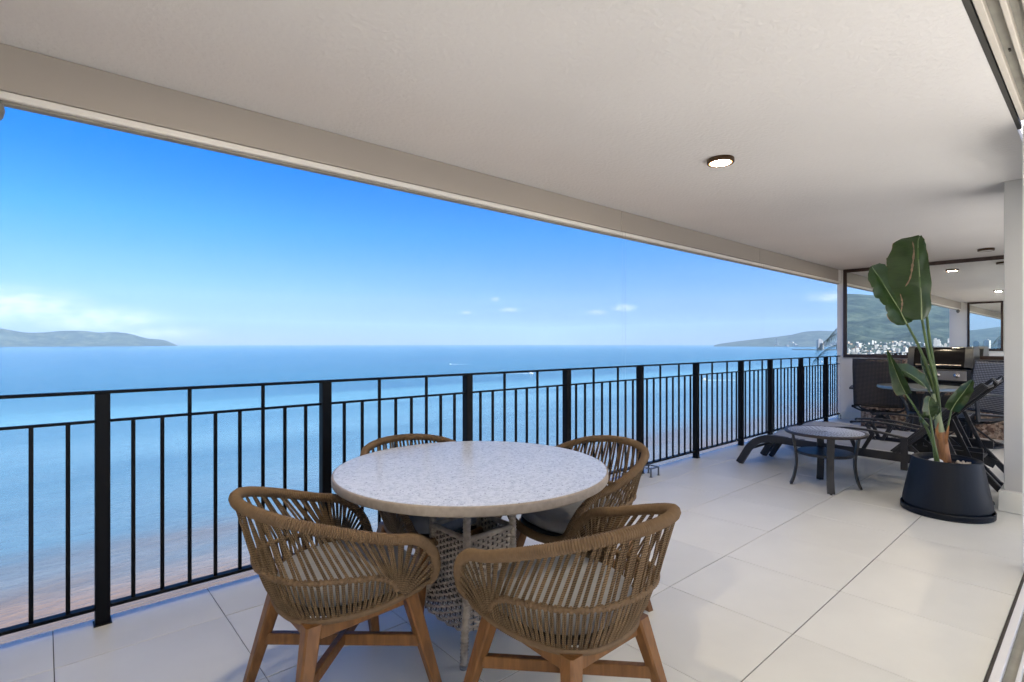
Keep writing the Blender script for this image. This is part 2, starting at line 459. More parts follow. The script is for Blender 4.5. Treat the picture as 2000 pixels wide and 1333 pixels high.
# sea: sediment by the beach, blue further out
m = mat('sea_water', (0.1, 0.3, 0.5), 0.20, spec=0.34)
n, l = nodes_of(m)
b = n['Principled BSDF']
tc = n.new('ShaderNodeTexCoord')
sp = n.new('ShaderNodeSeparateXYZ'); l.new(tc.outputs['Object'], sp.inputs[0])
mpa = n.new('ShaderNodeMapping'); mpa.inputs['Scale'].default_value = (0.006, 0.02, 1); mpa.inputs['Rotation'].default_value = (0, 0, R(-12)); l.new(tc.outputs['Object'], mpa.inputs[0])
na = n.new('ShaderNodeTexNoise'); na.inputs['Scale'].default_value = 1; na.inputs['Detail'].default_value = 5; na.inputs['Distortion'].default_value = 0.6; l.new(mpa.outputs[0], na.inputs['Vector'])
ya = n.new('ShaderNodeMath'); ya.operation = 'MULTIPLY_ADD'; ya.inputs[1].default_value = 150; l.new(na.outputs['Fac'], ya.inputs[0]); l.new(sp.outputs[1], ya.inputs[2])
my = n.new('ShaderNodeMapRange'); my.inputs['From Min'].default_value = 190; my.inputs['From Max'].default_value = 900; l.new(ya.outputs[0], my.inputs['Value'])
rs = ramp(n, [(0.0, (0.100, 0.064, 0.042)), (0.055, (0.094, 0.074, 0.060)), (0.10, (0.080, 0.098, 0.112)), (0.15, (0.068, 0.122, 0.160)), (0.30, (0.066, 0.138, 0.180)), (0.6, (0.042, 0.120, 0.162)), (1.0, (0.004, 0.058, 0.088))])
l.new(my.outputs[0], rs.inputs[0])
mpb = n.new('ShaderNodeMapping'); mpb.inputs['Scale'].default_value = (0.0007, 0.006, 1); mpb.inputs['Rotation'].default_value = (0, 0, R(-22)); l.new(tc.outputs['Object'], mpb.inputs[0])
nb = n.new('ShaderNodeTexNoise'); nb.inputs['Scale'].default_value = 1; nb.inputs['Detail'].default_value = 7; nb.inputs['Roughness'].default_value = 0.6; nb.inputs['Distortion'].default_value = 0.8; l.new(mpb.outputs[0], nb.inputs['Vector'])
rb = ramp(n, [(0.34, (0.58, 0.70, 0.76)), (0.5, (1.0, 1.0, 1.0)), (0.66, (1.60, 1.42, 1.30))])
l.new(nb.outputs['Fac'], rb.inputs[0])
mx = n.new('ShaderNodeMixRGB'); mx.blend_type = 'MULTIPLY'; mx.inputs['Fac'].default_value = 1
l.new(rs.outputs[0], mx.inputs['Color1']); l.new(rb.outputs[0], mx.inputs['Color2'])
mpc = n.new('ShaderNodeMapping'); mpc.inputs['Scale'].default_value = (0.16, 0.5, 1); mpc.inputs['Rotation'].default_value = (0, 0, R(-18)); l.new(tc.outputs['Object'], mpc.inputs[0])
nc = n.new('ShaderNodeTexNoise'); nc.inputs['Scale'].default_value = 1; nc.inputs['Detail'].default_value = 6; nc.inputs['Roughness'].default_value = 0.6; l.new(mpc.outputs[0], nc.inputs['Vector'])
rc_ = ramp(n, [(0.36, (0.90, 0.92, 0.93)), (0.5, (1.0, 1.0, 1.0)), (0.64, (1.12, 1.10, 1.08))])
l.new(nc.outputs['Fac'], rc_.inputs[0])
mxw = n.new('ShaderNodeMixRGB'); mxw.blend_type = 'MULTIPLY'; mxw.inputs['Fac'].default_value = 1
l.new(mx.outputs[0], mxw.inputs['Color1']); l.new(rc_.outputs[0], mxw.inputs['Color2'])
l.new(mxw.outputs[0], b.inputs['Base Color'])
bp = n.new('ShaderNodeBump'); bp.inputs['Strength'].default_value = 0.6; bp.inputs['Distance'].default_value = 1.0
l.new(nc.outputs['Fac'], bp.inputs['Height']); l.new(bp.outputs[0], b.inputs['Normal'])
M['sea'] = m

# wooded hillside
def hillmat(name, c1, c2, c3):
    m = mat(name, c1, 0.95, spec=0.1)
    n, l = nodes_of(m)
    b = n['Principled BSDF']
    tc = n.new('ShaderNodeTexCoord')
    nz = n.new('ShaderNodeTexNoise'); nz.inputs['Scale'].default_value = 0.006; nz.inputs['Detail'].default_value = 10; nz.inputs['Roughness'].default_value = 0.72
    l.new(tc.outputs['Object'], nz.inputs['Vector'])
    r = ramp(n, [(0.36, c1), (0.5, c2), (0.64, c3)])
    l.new(nz.outputs['Fac'], r.inputs[0]); l.new(r.outputs[0], b.inputs['Base Color'])
    bp = n.new('ShaderNodeBump'); bp.inputs['Strength'].default_value = 1.0; bp.inputs['Distance'].default_value = 30
    l.new(nz.outputs['Fac'], bp.inputs['Height']); l.new(bp.outputs[0], b.inputs['Normal'])
    return m
M['hill'] = hillmat('wooded_hill', (0.003, 0.006, 0.006), (0.016, 0.026, 0.020), (0.050, 0.062, 0.044))

# ------------------------------------------------------------------ mesh helpers
class MB:
    def __init__(s):
        s.v, s.f, s.uv = [], [], []
    def add(s, vs, fs, uvs=None):
        o = len(s.v)
        s.v += [tuple(q) for q in vs]
        for k, q in enumerate(fs):
            s.f.append([o + i for i in q])
            s.uv.append(uvs[k] if uvs else None)
        return s
    def box(s, lo, hi, bev=0.0, mtx=None):
        x0, y0, z0 = lo
        x1, y1, z1 = hi
        c = [(x0 + x1) / 2, (y0 + y1) / 2, (z0 + z1) / 2]
        h = [abs(x1 - x0) / 2, abs(y1 - y0) / 2, abs(z1 - z0) / 2]
        b = min(bev, min(h) * 0.9)
        vs, ix = [], {}
        for sx in (-1, 1):
            for sy in (-1, 1):
                for sz in (-1, 1):
                    sg = (sx, sy, sz)
                    for a in range(3):
                        if b == 0 and a > 0:
                            ix[(sg, a)] = ix[(sg, 0)]
                            continue
                        p = [c[k] + sg[k] * (h[k] - (0 if (k == a or b == 0) else b)) for k in range(3)]
                        ix[(sg, a)] = len(vs)
                        vs.append(p)
        fs = []
        def corner(a, s0, b_, s1, c_, s2):
            sg = [0, 0, 0]
            sg[a], sg[b_], sg[c_] = s0, s1, s2
            return tuple(sg)
        for a in range(3):
            p, q = (a + 1) % 3, (a + 2) % 3
            for sa in (-1, 1):
                fs.append([ix[(corner(a, sa, p, s1, q, s2), a)] for s1, s2 in ((-1, -1), (1, -1), (1, 1), (-1, 1))])
        if b:
            for a in range(3):
                p, q = (a + 1) % 3, (a + 2) % 3
                for s1 in (-1, 1):
                    for s2 in (-1, 1):
                        fs.append([ix[(corner(a, -1, p, s1, q, s2), p)], ix[(corner(a, 1, p, s1, q, s2), p)],
                                   ix[(corner(a, 1, p, s1, q, s2), q)], ix[(corner(a, -1, p, s1, q, s2), q)]])
            for sx in (-1, 1):
                for sy in (-1, 1):
                    for sz in (-1, 1):
                        fs.append([ix[((sx, sy, sz), a)] for a in range(3)])
        if mtx is not None:
            vs = [mtx @ Vector(q) for q in vs]
        return s.add(vs, fs)
    def bar(s, a, b, w, t, up=(0, 0, 1), bev=0.0, w2=None, t2=None):
        """straight bar from a to b, w wide (sideways), t thick (along up)"""
        a, b = Vector(a), Vector(b)
        d = (b - a).normalized()
        u = Vector(up)
        sd = d.cross(u)
        if sd.length < 1e-5:
            sd = d.cross(Vector((1, 0, 0)))
        sd.normalize()
        u = sd.cross(d).normalized()
        w2 = w if w2 is None else w2
        t2 = t if t2 is None else t2
        vs, rings = [], []
        for p, ww, tt in ((a, w, t), (b, w2, t2)):
            c = min(bev, ww * .3, tt * .3)
            if c > 0:
                pts = [(-ww/2 + c, -tt/2), (ww/2 - c, -tt/2), (ww/2, -tt/2 + c), (ww/2, tt/2 - c), (ww/2 - c, tt/2), (-ww/2 + c, tt/2), (-ww/2, tt/2 - c), (-ww/2, -tt/2 + c)]
            else:
                pts = [(-ww/2, -tt/2), (ww/2, -tt/2), (ww/2, tt/2), (-ww/2, tt/2)]
            rings.append(list(range(len(vs), len(vs) + len(pts))))
            vs += [p + sd * x + u * y for x, y in pts]
        k = len(rings[0])
        fs = [[rings[0][i], rings[0][(i + 1) % k], rings[1][(i + 1) % k], rings[1][i]] for i in range(k)]
        fs += [rings[0][::-1], rings[1]]
        return s.add(vs, fs)
    def sweep(s, path, sec, closed=False, up=None, caps=True, scale=None, uvlen=True):
        """section (list of 2-D points: sideways, up) along a path"""
        P = [Vector(p) for p in path]
        N, K = len(P), len(sec)
        T = []
        for i in range(N):
            if closed:
                t = P[(i + 1) % N] - P[i - 1]
            else:
                t = P[min(i + 1, N - 1)] - P[max(i - 1, 0)]
            T.append(t.normalized() if t.length > 1e-9 else Vector((0, 0, 1)))
        if up is None:
            u = Vector((0, 0, 1))
            if abs(T[0].dot(u)) > 0.9:
                u = Vector((1, 0, 0))
            ups = []
            for t in T:
                u = (u - t * u.dot(t))
                u.normalize()
                ups.append(u.copy())
        else:
            ups = []
            for t in T:
                u = Vector(up) - t * Vector(up).dot(t)
                if u.length < 1e-5:
                    u = Vector((1, 0, 0)) - t * t.x
                ups.append(u.normalized())
        vs, fs, uvs = [], [], []
        dist = [0.0]
        for i in range(1, N + 1):
            dist.append(dist[-1] + (P[i % N] - P[i - 1]).length)
        for i in range(N):
            sd = T[i].cross(ups[i])
            k = 1.0 if scale is None else scale[i]
            for x, y in sec:
                vs.append(P[i] + sd * x * k + ups[i] * y * k)
        for i in range(N if closed else N - 1):
            j = (i + 1) % N
            for q in range(K):
                q2 = (q + 1) % K
                fs.append([i * K + q, i * K + q2, j * K + q2, j * K + q])
                uvs.append([(q / K, dist[i]), ((q + 1) / K, dist[i]), ((q + 1) / K, dist[i + 1]), (q / K, dist[i + 1])])
        if caps and not closed:
            fs += [list(range(K))[::-1], [(N - 1) * K + q for q in range(K)]]
            uvs += [[(0, 0)] * K, [(0, 0)] * K]
        return s.add(vs, fs, uvs)
    def tube(s, path, r, n=8, closed=False, caps=True):
        rr = r if isinstance(r, (list, tuple)) else None
        sec = [(math.cos(2 * math.pi * k / n) * (1 if rr else r), math.sin(2 * math.pi * k / n) * (1 if rr else r)) for k in range(n)]
        return s.sweep(path, sec, closed=closed, caps=caps, scale=rr)
    def lathe(s, prof, n=48, c=(0, 0, 0), ex=1.0, ey=1.0):
        vs, fs = [], []
        for r, z in prof:
            for k in range(n):
                a = 2 * math.pi * k / n
                vs.append((c[0] + r * ex * math.cos(a), c[1] + r * ey * math.sin(a), c[2] + z))
        for i in range(len(prof) - 1):
            for k in range(n):
                k2 = (k + 1) % n
                fs.append([i * n + k, i * n + k2, (i + 1) * n + k2, (i + 1) * n + k])
        if prof[0][0] > 1e-6:
            fs.append(list(range(n))[::-1])
        if prof[-1][0] > 1e-6:
            fs.append([(len(prof) - 1) * n + k for k in range(n)])
        return s.add(vs, fs)
    def prism(s, poly, axis, a0, a1):
        """extrude a 2-D polygon along an axis: poly gives the other two coordinates"""
        k = len(poly)
        def p3(q, a):
            if axis == 0:
                return (a, q[0], q[1])
            if axis == 1:
                return (q[0], a, q[1])
            return (q[0], q[1], a)
        vs = [p3(q, a0) for q in poly] + [p3(q, a1) for q in poly]
        fs = [[i, (i + 1) % k, k + (i + 1) % k, k + i] for i in range(k)] + [list(range(k))[::-1], [k + i for i in range(k)]]
        return s.add(vs, fs)
    def grid(s, fn, nu, nv):
        """fn(u,v) -> point, u and v in 0..1"""
        vs, fs, uvs = [], [], []
        for i in range(nu + 1):
            for j in range(nv + 1):
                vs.append(fn(i / nu, j / nv))
        for i in range(nu):
            for j in range(nv):
                a = i * (nv + 1) + j
                fs.append([a, a + nv + 1, a + nv + 2, a + 1])
                uvs.append([(i / nu, j / nv), ((i + 1) / nu, j / nv), ((i + 1) / nu, (j + 1) / nv), (i / nu, (j + 1) / nv)])
        return s.add(vs, fs, uvs)
    def mesh(s, name, material, smooth=35, fix=True):
        me = bpy.data.meshes.new(name)
        me.from_pydata(s.v, [], s.f)
        if any(q is not None for q in s.uv):
            lay = me.uv_layers.new(name='UVMap')
            li = 0
            for fi, f in enumerate(s.f):
                for k in range(len(f)):
                    if s.uv[fi]:
                        lay.data[li].uv = s.uv[fi][k]
                    li += 1
        if fix:
            bm = bmesh.new()
            bm.from_mesh(me)
            bmesh.ops.recalc_face_normals(bm, faces=bm.faces)
            bm.to_mesh(me)
            bm.free()
        if smooth:
            me.shade_smooth()
            me.set_sharp_from_angle(angle=R(smooth))
        me.materials.append(material)
        return me
    def build(s, name, material, parent=None, smooth=35, fix=True, loc=None):
        return link(name, s.mesh(name, material, smooth, fix), parent, loc)

def link(name, me, parent=None, loc=None, rot=None):
    o = bpy.data.objects.new(name, me)
    col.objects.link(o)
    if parent is not None:
        o.parent = parent
    if loc is not None:
        o.location = loc
    if rot is not None:
        o.rotation_euler = rot
    return o
def empty(name, loc=(0, 0, 0), rz=0.0, label=None, cat=None, group=None):
    o = bpy.data.objects.new(name, None)
    o.empty_display_size = 0.1
    col.objects.link(o)
    o.location = loc
    o.rotation_euler = (0, 0, rz)
    if label:
        tag(o, label, cat, group)
    return o
def tag(o, label, cat, group=None, kind=None):
    if label:
        o['label'] = label
    if cat:
        o['category'] = cat
    if group:
        o['group'] = group
    if kind:
        o['kind'] = kind
    return o
def struct(o, label=None):
    o['kind'] = 'structure'
    if label:
        o['label'] = label
    return o
def copy_tree(o, parent=None):
    c = o.copy()
    col.objects.link(c)
    c.parent = parent
    for ch in o.children:
        copy_tree(ch, c)
    return c
def catmull(pts, per=8, closed=False):
    P = [Vector(p) for p in pts]
    N = len(P)
    out = []
    for i in range(N if closed else N - 1):
        g = (lambda k: P[k % N]) if closed else (lambda k: P[max(0, min(N - 1, k))])
        a, b, c, d = g(i - 1), g(i), g(i + 1), g(i + 2)
        for t in range(per):
            u = t / per
            out.append(0.5 * ((2 * b) + (c - a) * u + (2 * a - 5 * b + 4 * c - d) * u * u + (3 * b - a - 3 * c + d) * u ** 3))
    if not closed:
        out.append(P[-1].copy())
    return out
def resample(path, n, closed=False):
    P = [Vector(p) for p in path]
    if closed:
        P.append(P[0].copy())
    L = [0.0]
    for i in range(1, len(P)):
        L.append(L[-1] + (P[i] - P[i - 1]).length)
    out, j = [], 0
    m = n if closed else n - 1
    for k in range(n):
        t = L[-1] * k / m
        while j < len(L) - 2 and L[j + 1] < t:
            j += 1
        u = (t - L[j]) / max(1e-9, L[j + 1] - L[j])
        out.append(P[j].lerp(P[j + 1], u))
    return out
def at(path, t):
    """point at fraction t of a polyline"""
    P = path
    x = max(0.0, min(1.0, t)) * (len(P) - 1)
    i = min(int(x), len(P) - 2)
    return P[i].lerp(P[i + 1], x - i)

# ------------------------------------------------------------------ terrace shell
X0, X1 = -0.90, 10.30          # end walls
YR = 3.10                      # railing line
YE = 3.17                      # slab edge
YD = 0.305                     # outer edge of the sliding-door track
ZC = 2.555                     # ceiling
TS = 0.6176                    # tile pitch
SEA = -60.0

floor = struct(MB().box((X0 - .3, -4.2, -0.30), (13.5, YE, -0.006)).build('floor', M['grout']), 'pale tiled terrace floor')
full = MB().box((0.0016, 0.0024, -0.0055), (TS - 0.0016, TS - 0.0024, 0.0), 0.0012).mesh('tile', M['tile'])
xs = [2.5011 + TS * i for i in range(-6, 14)]
ys = [0.9367 - TS, 0.9367, 0.9367 + TS, 0.9367 + 2 * TS, 0.9367 + 3 * TS, YE - 0.002]
rnd = random.Random(4)
for j in range(5):
    for i in range(len(xs) - 1):
        a, b = max(xs[i], X0), min(xs[i + 1], X1)
        c, d = ys[j], ys[j + 1]
        if b - a < 0.05:
            continue
        if abs(b - a - TS) < 1e-4 and abs(d - c - TS) < 1e-4:
            o = link('tile', full, floor, (a, c, 0))
        else:
            o = MB().box((0.0016, 0.0024, -0.0055), (b - a - 0.0016, d - c - 0.0024, 0.0), 0.0012).build('tile', M['tile'], floor, loc=(a, c, 0))
        o.location.z += rnd.uniform(-0.0006, 0.0006)
        o.rotation_euler = (rnd.uniform(-.0012, .0012), rnd.uniform(-.0012, .0012), 0)

struct(MB().box((X0 - .3, 0.36, ZC), (13.5, 3.35, ZC + 0.3)).build('ceiling', M['stucco']), 'cream stucco ceiling over the terrace')
struct(MB().box((X0 - .3, -4.2, 2.62), (13.5, 0.02, 2.86)).build('ceiling', M['paint']), 'ceiling of the added room behind the terrace')
# end walls and the wall with the pillar
struct(MB().box((X1, 0.2, -0.005), (X1 + 0.22, YR + 0.03, ZC), 0.004).build('wall_far', M['paint']), 'off-white end wall beside the railing')
struct(MB().box((X0 - .22, -3.5, -0.005), (X0, 3.36, ZC), 0.004).build('wall_near', M['paint']), 'off-white wall at the near end of the terrace')
struct(MB().box((4.30, 0.08, 2.24), (5.699, 0.30, ZC + 0.02)).box((5.951, 0.08, 2.24), (10.049, 0.30, ZC + 0.02)).box((5.70, 0.16, -0.004), (5.95, 0.249, ZC + 0.02)).box((10.05, 0.08, -0.004), (X1, 0.30, ZC + 0.02)).build('wall_inner', M['paint']), 'off-white wall behind the pillar with an added unseen header')  # unseen header and openings added to shape the room light on the terrace
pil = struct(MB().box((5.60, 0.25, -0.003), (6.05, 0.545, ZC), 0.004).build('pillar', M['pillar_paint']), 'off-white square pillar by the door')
MB().box((5.53, 0.22, 0.001), (6.07, 0.57, 0.155), 0.003).build('baseboard', M['tile'], pil)
wf = bpy.data.objects['wall_far']
MB().box((X1 - 0.012, 2.62, 0.001), (X1 - 0.0005, YR + 0.02, 0.12), 0.002).build('baseboard', M['tile'], wf)

# added unseen room behind the camera: open east wall lets in sunlit fill
struct(MB().box((10.10, -3.5, -0.005), (10.30, 0.08, 2.62)).build('wall_fill_room', M['paint']))
struct(MB().box((4.1005, -3.6, -0.004), (10.1, -3.5, 0.12)).box((4.1005, -3.6, 2.44), (10.1, -3.5, 2.62)).box((4.3, -3.6, .12), (4.4, -3.5, 2.44)).box((9.7, -3.6, .12), (10.1, -3.5, 2.44)).build('wall_fill_window', M['paint']), 'added unseen window wall of the fill room, farther along')
rw = struct(MB().box((X0, -3.6, -0.004), (4.1, -3.5, 0.12)).box((X0, -3.6, 2.44), (4.1, -3.5, 2.62)).box((X0, -3.6, 0.12), (X0 + .25, -3.5, 2.44)).box((3.85, -3.6, .12), (4.1, -3.5, 2.44)).build('wall_fill_window', M['paint']), 'added unseen window wall of the fill room behind')
struct(MB().box((X0, -3.5, -0.0055), (10.10, 0.02, 0.0)).build('floor_fill_room', M['fill_tile']))

# ------------------------------------------------------------------ beam with the rolled-up shade box
beam = empty('shade_box', (0, YR, ZC), 0, 'long beige roll-shade box under the ceiling along the open side', 'shade box')
MB().box((X0, 0.06, -0.15), (X1, 0.25, -0.001), 0.003).build('beam_core', M['paint'], beam)
seams = [X0, 4.107, 7.103, X1 - 0.13]
for a, b in zip(seams, seams[1:]):
    MB().box((a + 0.0006, -0.030, -0.196), (b - 0.0006, 0.06, -0.001), 0.004).build('cover_panel', M['shade_fabric'], beam)
MB().box((X1 - 0.125, -0.03, -0.19), (X1 - 0.002, 0.06, -0.003), 0.004).build('end_bracket', M['paint'], beam)
MB().box((X0, -0.028, -0.232), (X1, 0.042, -0.199), 0.004).build('bottom_rail', M['white_alu'], beam)
MB().box((X0, -0.005, -0.243), (X1, 0.040, -0.2325), 0.002).build('drip_strip', M['track_grey'], beam)

# guide cables of the shade with their floor brackets
def cable(x, lab):
    t = empty('guide_cable', (x, 3.045, 0), 0, lab, 'cable', 'thin steel cables guiding the roll shades')
    MB().tube([(0, 0, 0.035), (0, 0, ZC - 0.20)], 0.0005, 5).build('wire', M['cable'], t)
    f = MB().lathe([(0.012, 0.0), (0.012, 0.006), (0.005, 0.008), (0.005, 0.04), (0.008, 0.042), (0.008, 0.07), (0.003, 0.075)], 10)
    f.build('floor_anchor', M['steel'], t)
cable(4.085, 'thin steel guide cable running to the floor, nearest the dining set, left of its pair')
cable(4.135, 'thin steel guide cable running to the floor, nearest the dining set, right of its pair')
cable(7.09, 'thin steel guide cable running to the floor behind the lounger foot, left of its pair')
cable(7.16, 'thin steel guide cable running to the floor behind the lounger foot, right of its pair')
cable(10.20, 'thin steel guide cable beside the far end wall')
def bracket(x, y, lab):
    t = empty('floor_bracket', (x, y, 0), 0, lab, 'bracket', 'small steel shade brackets on the floor by the railing')
    top = MB()
    for a, b in (((0, 0), (.13, 0)), ((.13, 0), (.13, .115)), ((.13, .115), (0, .115)), ((0, .115), (0, 0))):
        top.bar((a[0], a[1], .082), (b[0], b[1], .082), .016, .008)
    top.build('top_frame', M['steel'], t)
    for q in ((.13, 0), (.13, .115), (0.0, 0), (0, .115)):
        MB().box((q[0] - .006, q[1] - .006, 0.003), (q[0] + .006, q[1] + .006, .079), .001).box((q[0] - .012, q[1] - .012, 0), (q[0] + .012, q[1] + .012, .004)).build('leg', M['steel'], t)
bracket(4.39, 2.935, 'small grey steel shade bracket on the floor behind the right rope chair')
bracket(7.62, 2.985, 'small grey steel shade bracket on the floor near the lounger foot')

# ------------------------------------------------------------------ railing
rail = empty('railing', (0, YR, 0), 0, 'black iron balcony railing with square posts and slim vertical bars', 'railing')
PX = [0.204, 1.258, 2.313, 3.376, 4.448, 5.525, 6.625, 7.495, 8.59, 9.66]
HT, HM, HB = 1.072, 0.937, 0.078
post_me = MB().box((-.028, -.028, 0.004), (.028, .028, HT - 0.006), 0.003).box((-.034, -.034, 0), (.034, .034, .005), .001).mesh('post', M['iron'])
for x in PX:
    link('post', post_me, rail, (x, 0, 0))
ends = [X0] + PX + [X1]
short_me = MB().box((-.0082, -.0082, HB + .003), (.0082, .0082, HM - .003), .0015).mesh('baluster', M['iron'])
tall_me = MB().box((-.0082, -.0082, HB + .003), (.0082, .0082, HT - .006), .0015).mesh('tall_baluster', M['iron'])
for k in range(len(ends) - 1):
    a, b = ends[k], ends[k + 1]
    a2 = a + (.028 if k else 0)
    b2 = b - (.028 if k < len(ends) - 2 else 0)
    nb = 8 if b - a > 1.0 else (6 if b - a > 0.8 else 5)
    tl = {8: (3, 6), 6: (2, 5), 5: (2, 5)}[nb]
    for i in range(1, nb + 1):
        x = a + (b - a) * i / (nb + 1)
        if i in tl:
            link('tall_baluster', tall_me, rail, (x, 0, 0))
        else:
            link('baluster', short_me, rail, (x, 0, 0))
    MB().box((a2 + .0005, -.014, HM - .006), (b2 - .0005, .014, HM + .006), .002).build('middle_rail', M['iron'], rail)
    MB().box((a2 + .0005, -.022, HB - .008), (b2 - .0005, .022, HB + .008), .002).build('bottom_rail', M['iron'], rail)
MB().box((X0, -.024, HT - .008), (X1 - .001, .024, HT + .006), .003).build('top_rail', M['iron'], rail)

# ------------------------------------------------------------------ sliding-door frame
door = empty('sliding_door_frame', (0, 0, 0), 0, 'white sliding-door frame with floor and ceiling tracks at right', 'door frame')
MB().box((4.135, 0.075, 0.012), (4.275, 0.325, 2.53), 0.004).build('jamb', M['white_alu'], door)
MB().box((4.120, 0.095, 0.012), (4.134, 0.15, 2.53), 0.003).box((4.120, 0.20, 0.012), (4.134, 0.255, 2.53), 0.003).build('jamb_stop', M['white_alu'], door)
MB().box((X0, 0.03, -0.004), (4.134, 0.303, 0.004)).build('sill', M['track_grey'], door)
for y0, y1, h in ((0.272, 0.302, 0.030), (0.222, 0.236, 0.024), (0.165, 0.18, 0.024), (0.10, 0.115, 0.024), (0.04, 0.06, 0.026)):
    MB().box((X0, y0, 0.004), (4.118, y1, h), 0.003).build('floor_track', M['white_alu'], door)
MB().box((X0, 0.03, 2.585), (4.134, 0.358, 2.625)).build('head', M['track_grey'], door)
MB().box((X0, 0.340, 2.556), (4.30, 0.3595, 2.584)).build('gasket', M['slot'], door)
for y0, y1, z in ((0.308, 0.333, 2.548), (0.250, 0.268, 2.548), (0.195, 0.213, 2.548), (0.14, 0.158, 2.548), (0.08, 0.1, 2.548)):
    MB().box((X0, y0, z), (4.118, y1, 2.584), 0.003).build('head_track', M['cream_alu'], door)
for x in (2.60, 3.15):
    MB().box((x, 0.285, 2.579), (x + .03, 0.293, 2.5845), .001).build('screw_slot', M['slot'], door)

# ------------------------------------------------------------------ mirrors on the two end walls
def mirror(name, x, sgn, y0, y1, z0, z1, lab):
    t = empty(name, (x, (y0 + y1) / 2, z0), 0, lab, 'mirror')
    yc = (y0 + y1) / 2
    w, th = .055, .028 * sgn
    def bx(a, b, c, d, dx0=0.0, dx1=1.0):
        return MB().box((th * dx0, a - yc, c - z0), (th * dx1, b - yc, d - z0), .003)
    bx(y0, y1, z1 - w, z1, .02).build('frame_rail', M['frame'], t)
    bx(y0, y1, z0, z0 + w, .02).build('frame_rail', M['frame'], t)
    bx(y0, y0 + w, z0 + w, z1 - w, .02, .98).build('frame_stile', M['frame'], t)
    bx(y1 - w, y1, z0 + w, z1 - w, .02, .98).build('frame_stile', M['frame'], t)
    MB().box((th * .1, y0 + w - yc - .002, w - .002), (th * .55, y1 - w - yc + .002, z1 - w - z0 + .002)).build('glass', M['mirror'], t, smooth=0)
mirror('wall_mirror', X1 - .001, -1, 0.42, 3.03, 1.052, 2.552, 'large brown-framed mirror on the far end wall reflecting hillside town')
mirror('wall_mirror', X0 + .001, 1, 2.10, 2.92, 1.052, 2.552, 'brown-framed mirror on the near end wall, seen only in reflection')

# ------------------------------------------------------------------ ceiling lamps
def lamp(x, y, lit, lab):
    t = empty('ceiling_lamp', (x, y, ZC), 0, lab, 'ceiling lamp', 'round flush ceiling lamps')
    MB().lathe([(0.070, -0.0005), (0.086, -0.0005), (0.088, -0.004), (0.088, -0.027), (0.085, -0.031), (0.076, -0.031), (0.074, -0.027), (0.070, -0.020)], 40).build('ring', M['lamp_ring'], t)
    MB().lathe([(0.0625, -0.020), (0.0625, -0.0285), (0.05, -0.0295), (0.0, -0.030)], 40).build('diffuser', M['lit' if lit else 'unlit'], t)
    MB().lathe([(0.0735, -0.012), (0.0735, -0.0275), (0.063, -0.0285), (0.063, -0.015)], 40).build('diffuser_edge', M['amber' if lit else 'unlit'], t)
lamp(3.46, 1.76, True, 'lit round ceiling lamp above the middle of the terrace')
lamp(0.66, 1.76, True, 'added lit round ceiling lamp above the dining table, out of view')  # added fill lamp, out of view, brightens the table and near floor
lamp(8.95, 1.78, True, 'lit round ceiling lamp above the far round table, seen in the mirror')
lamp(9.41, 1.09, False, 'unlit dark-rimmed ceiling lamp right of the plant leaf, near the mirror')
lamp(9.38, 2.11, False, 'unlit dark-rimmed ceiling lamp peeking out behind the plant leaf')

# small weathered ornament hanging from the beam, cut by the left picture edge
t = empty('hanging_ornament', (-0.165, 3.04, 2.20), 0, 'grey weathered rounded ornament hanging under the beam at the left picture edge', 'ornament')
MB().lathe([(0.0, 0.0), (0.022, 0.008), (0.040, 0.032), (0.046, 0.060), (0.040, 0.088), (0.022, 0.106), (0.006, 0.112)], 20).build('body', M['grey_lamp'], t)
MB().tube([(0, 0, .108), (0, 0, .128)], .004, 6).build('hook', M['steel'], t)

# ------------------------------------------------------------------ dining table
TX, TY = 1.44, 1.893
tbl = empty('dining_table', (TX, TY, 0), 0, 'round pale terrazzo dining table on a woven square base', 'table')
MB().lathe([(0.0, 0.714), (0.5925, 0.714), (0.5925, 0.7475), (0.592, 0.750), (0.0, 0.750)], 128).build('top', M['terrazzo'], tbl, smooth=40)
MB().lathe([(0.560, 0.7115), (0.592, 0.7115), (0.598, 0.7145), (0.600, 0.719), (0.600, 0.7445), (0.5985, 0.748), (0.594, 0.7498), (0.593, 0.7496), (0.593, 0.7138), (0.56, 0.7136)], 128).build('edge', M['edge_shaded'], tbl, smooth=50)
def half(z):
    pts = [(0.0, .185), (.12, .168), (.17, .150), (.25, .129), (.35, .127), (.72, .127)]
    for (a, b), (c, d) in zip(pts, pts[1:]):
        if a <= z <= c:
            return b + (d - b) * (z - a) / (c - a)
    return .127
wr = random.Random(8)
for sx in (-1, 1):
    for sy in (-1, 1):
        zz = [0.012 + 0.0014 * k for k in range(int(.70 / .0014))]
        zz = zz[::3]
        path = [(sx * half(z), sy * half(z), z) for z in zz]
        rad = [.0165 + (.0016 if (k % 3) == 1 else -.0010) + wr.uniform(-.0003, .0003) for k in range(len(path))]
        pst = MB().tube(path, rad, 10).build('corner_post', M['wicker'], tbl, smooth=60)
        MB().lathe([(0.016, 0.0), (0.018, 0.003), (0.018, 0.010), (0.014, 0.013)], 14, (sx * half(0), sy * half(0), 0)).build('foot', M['cushion'], pst)
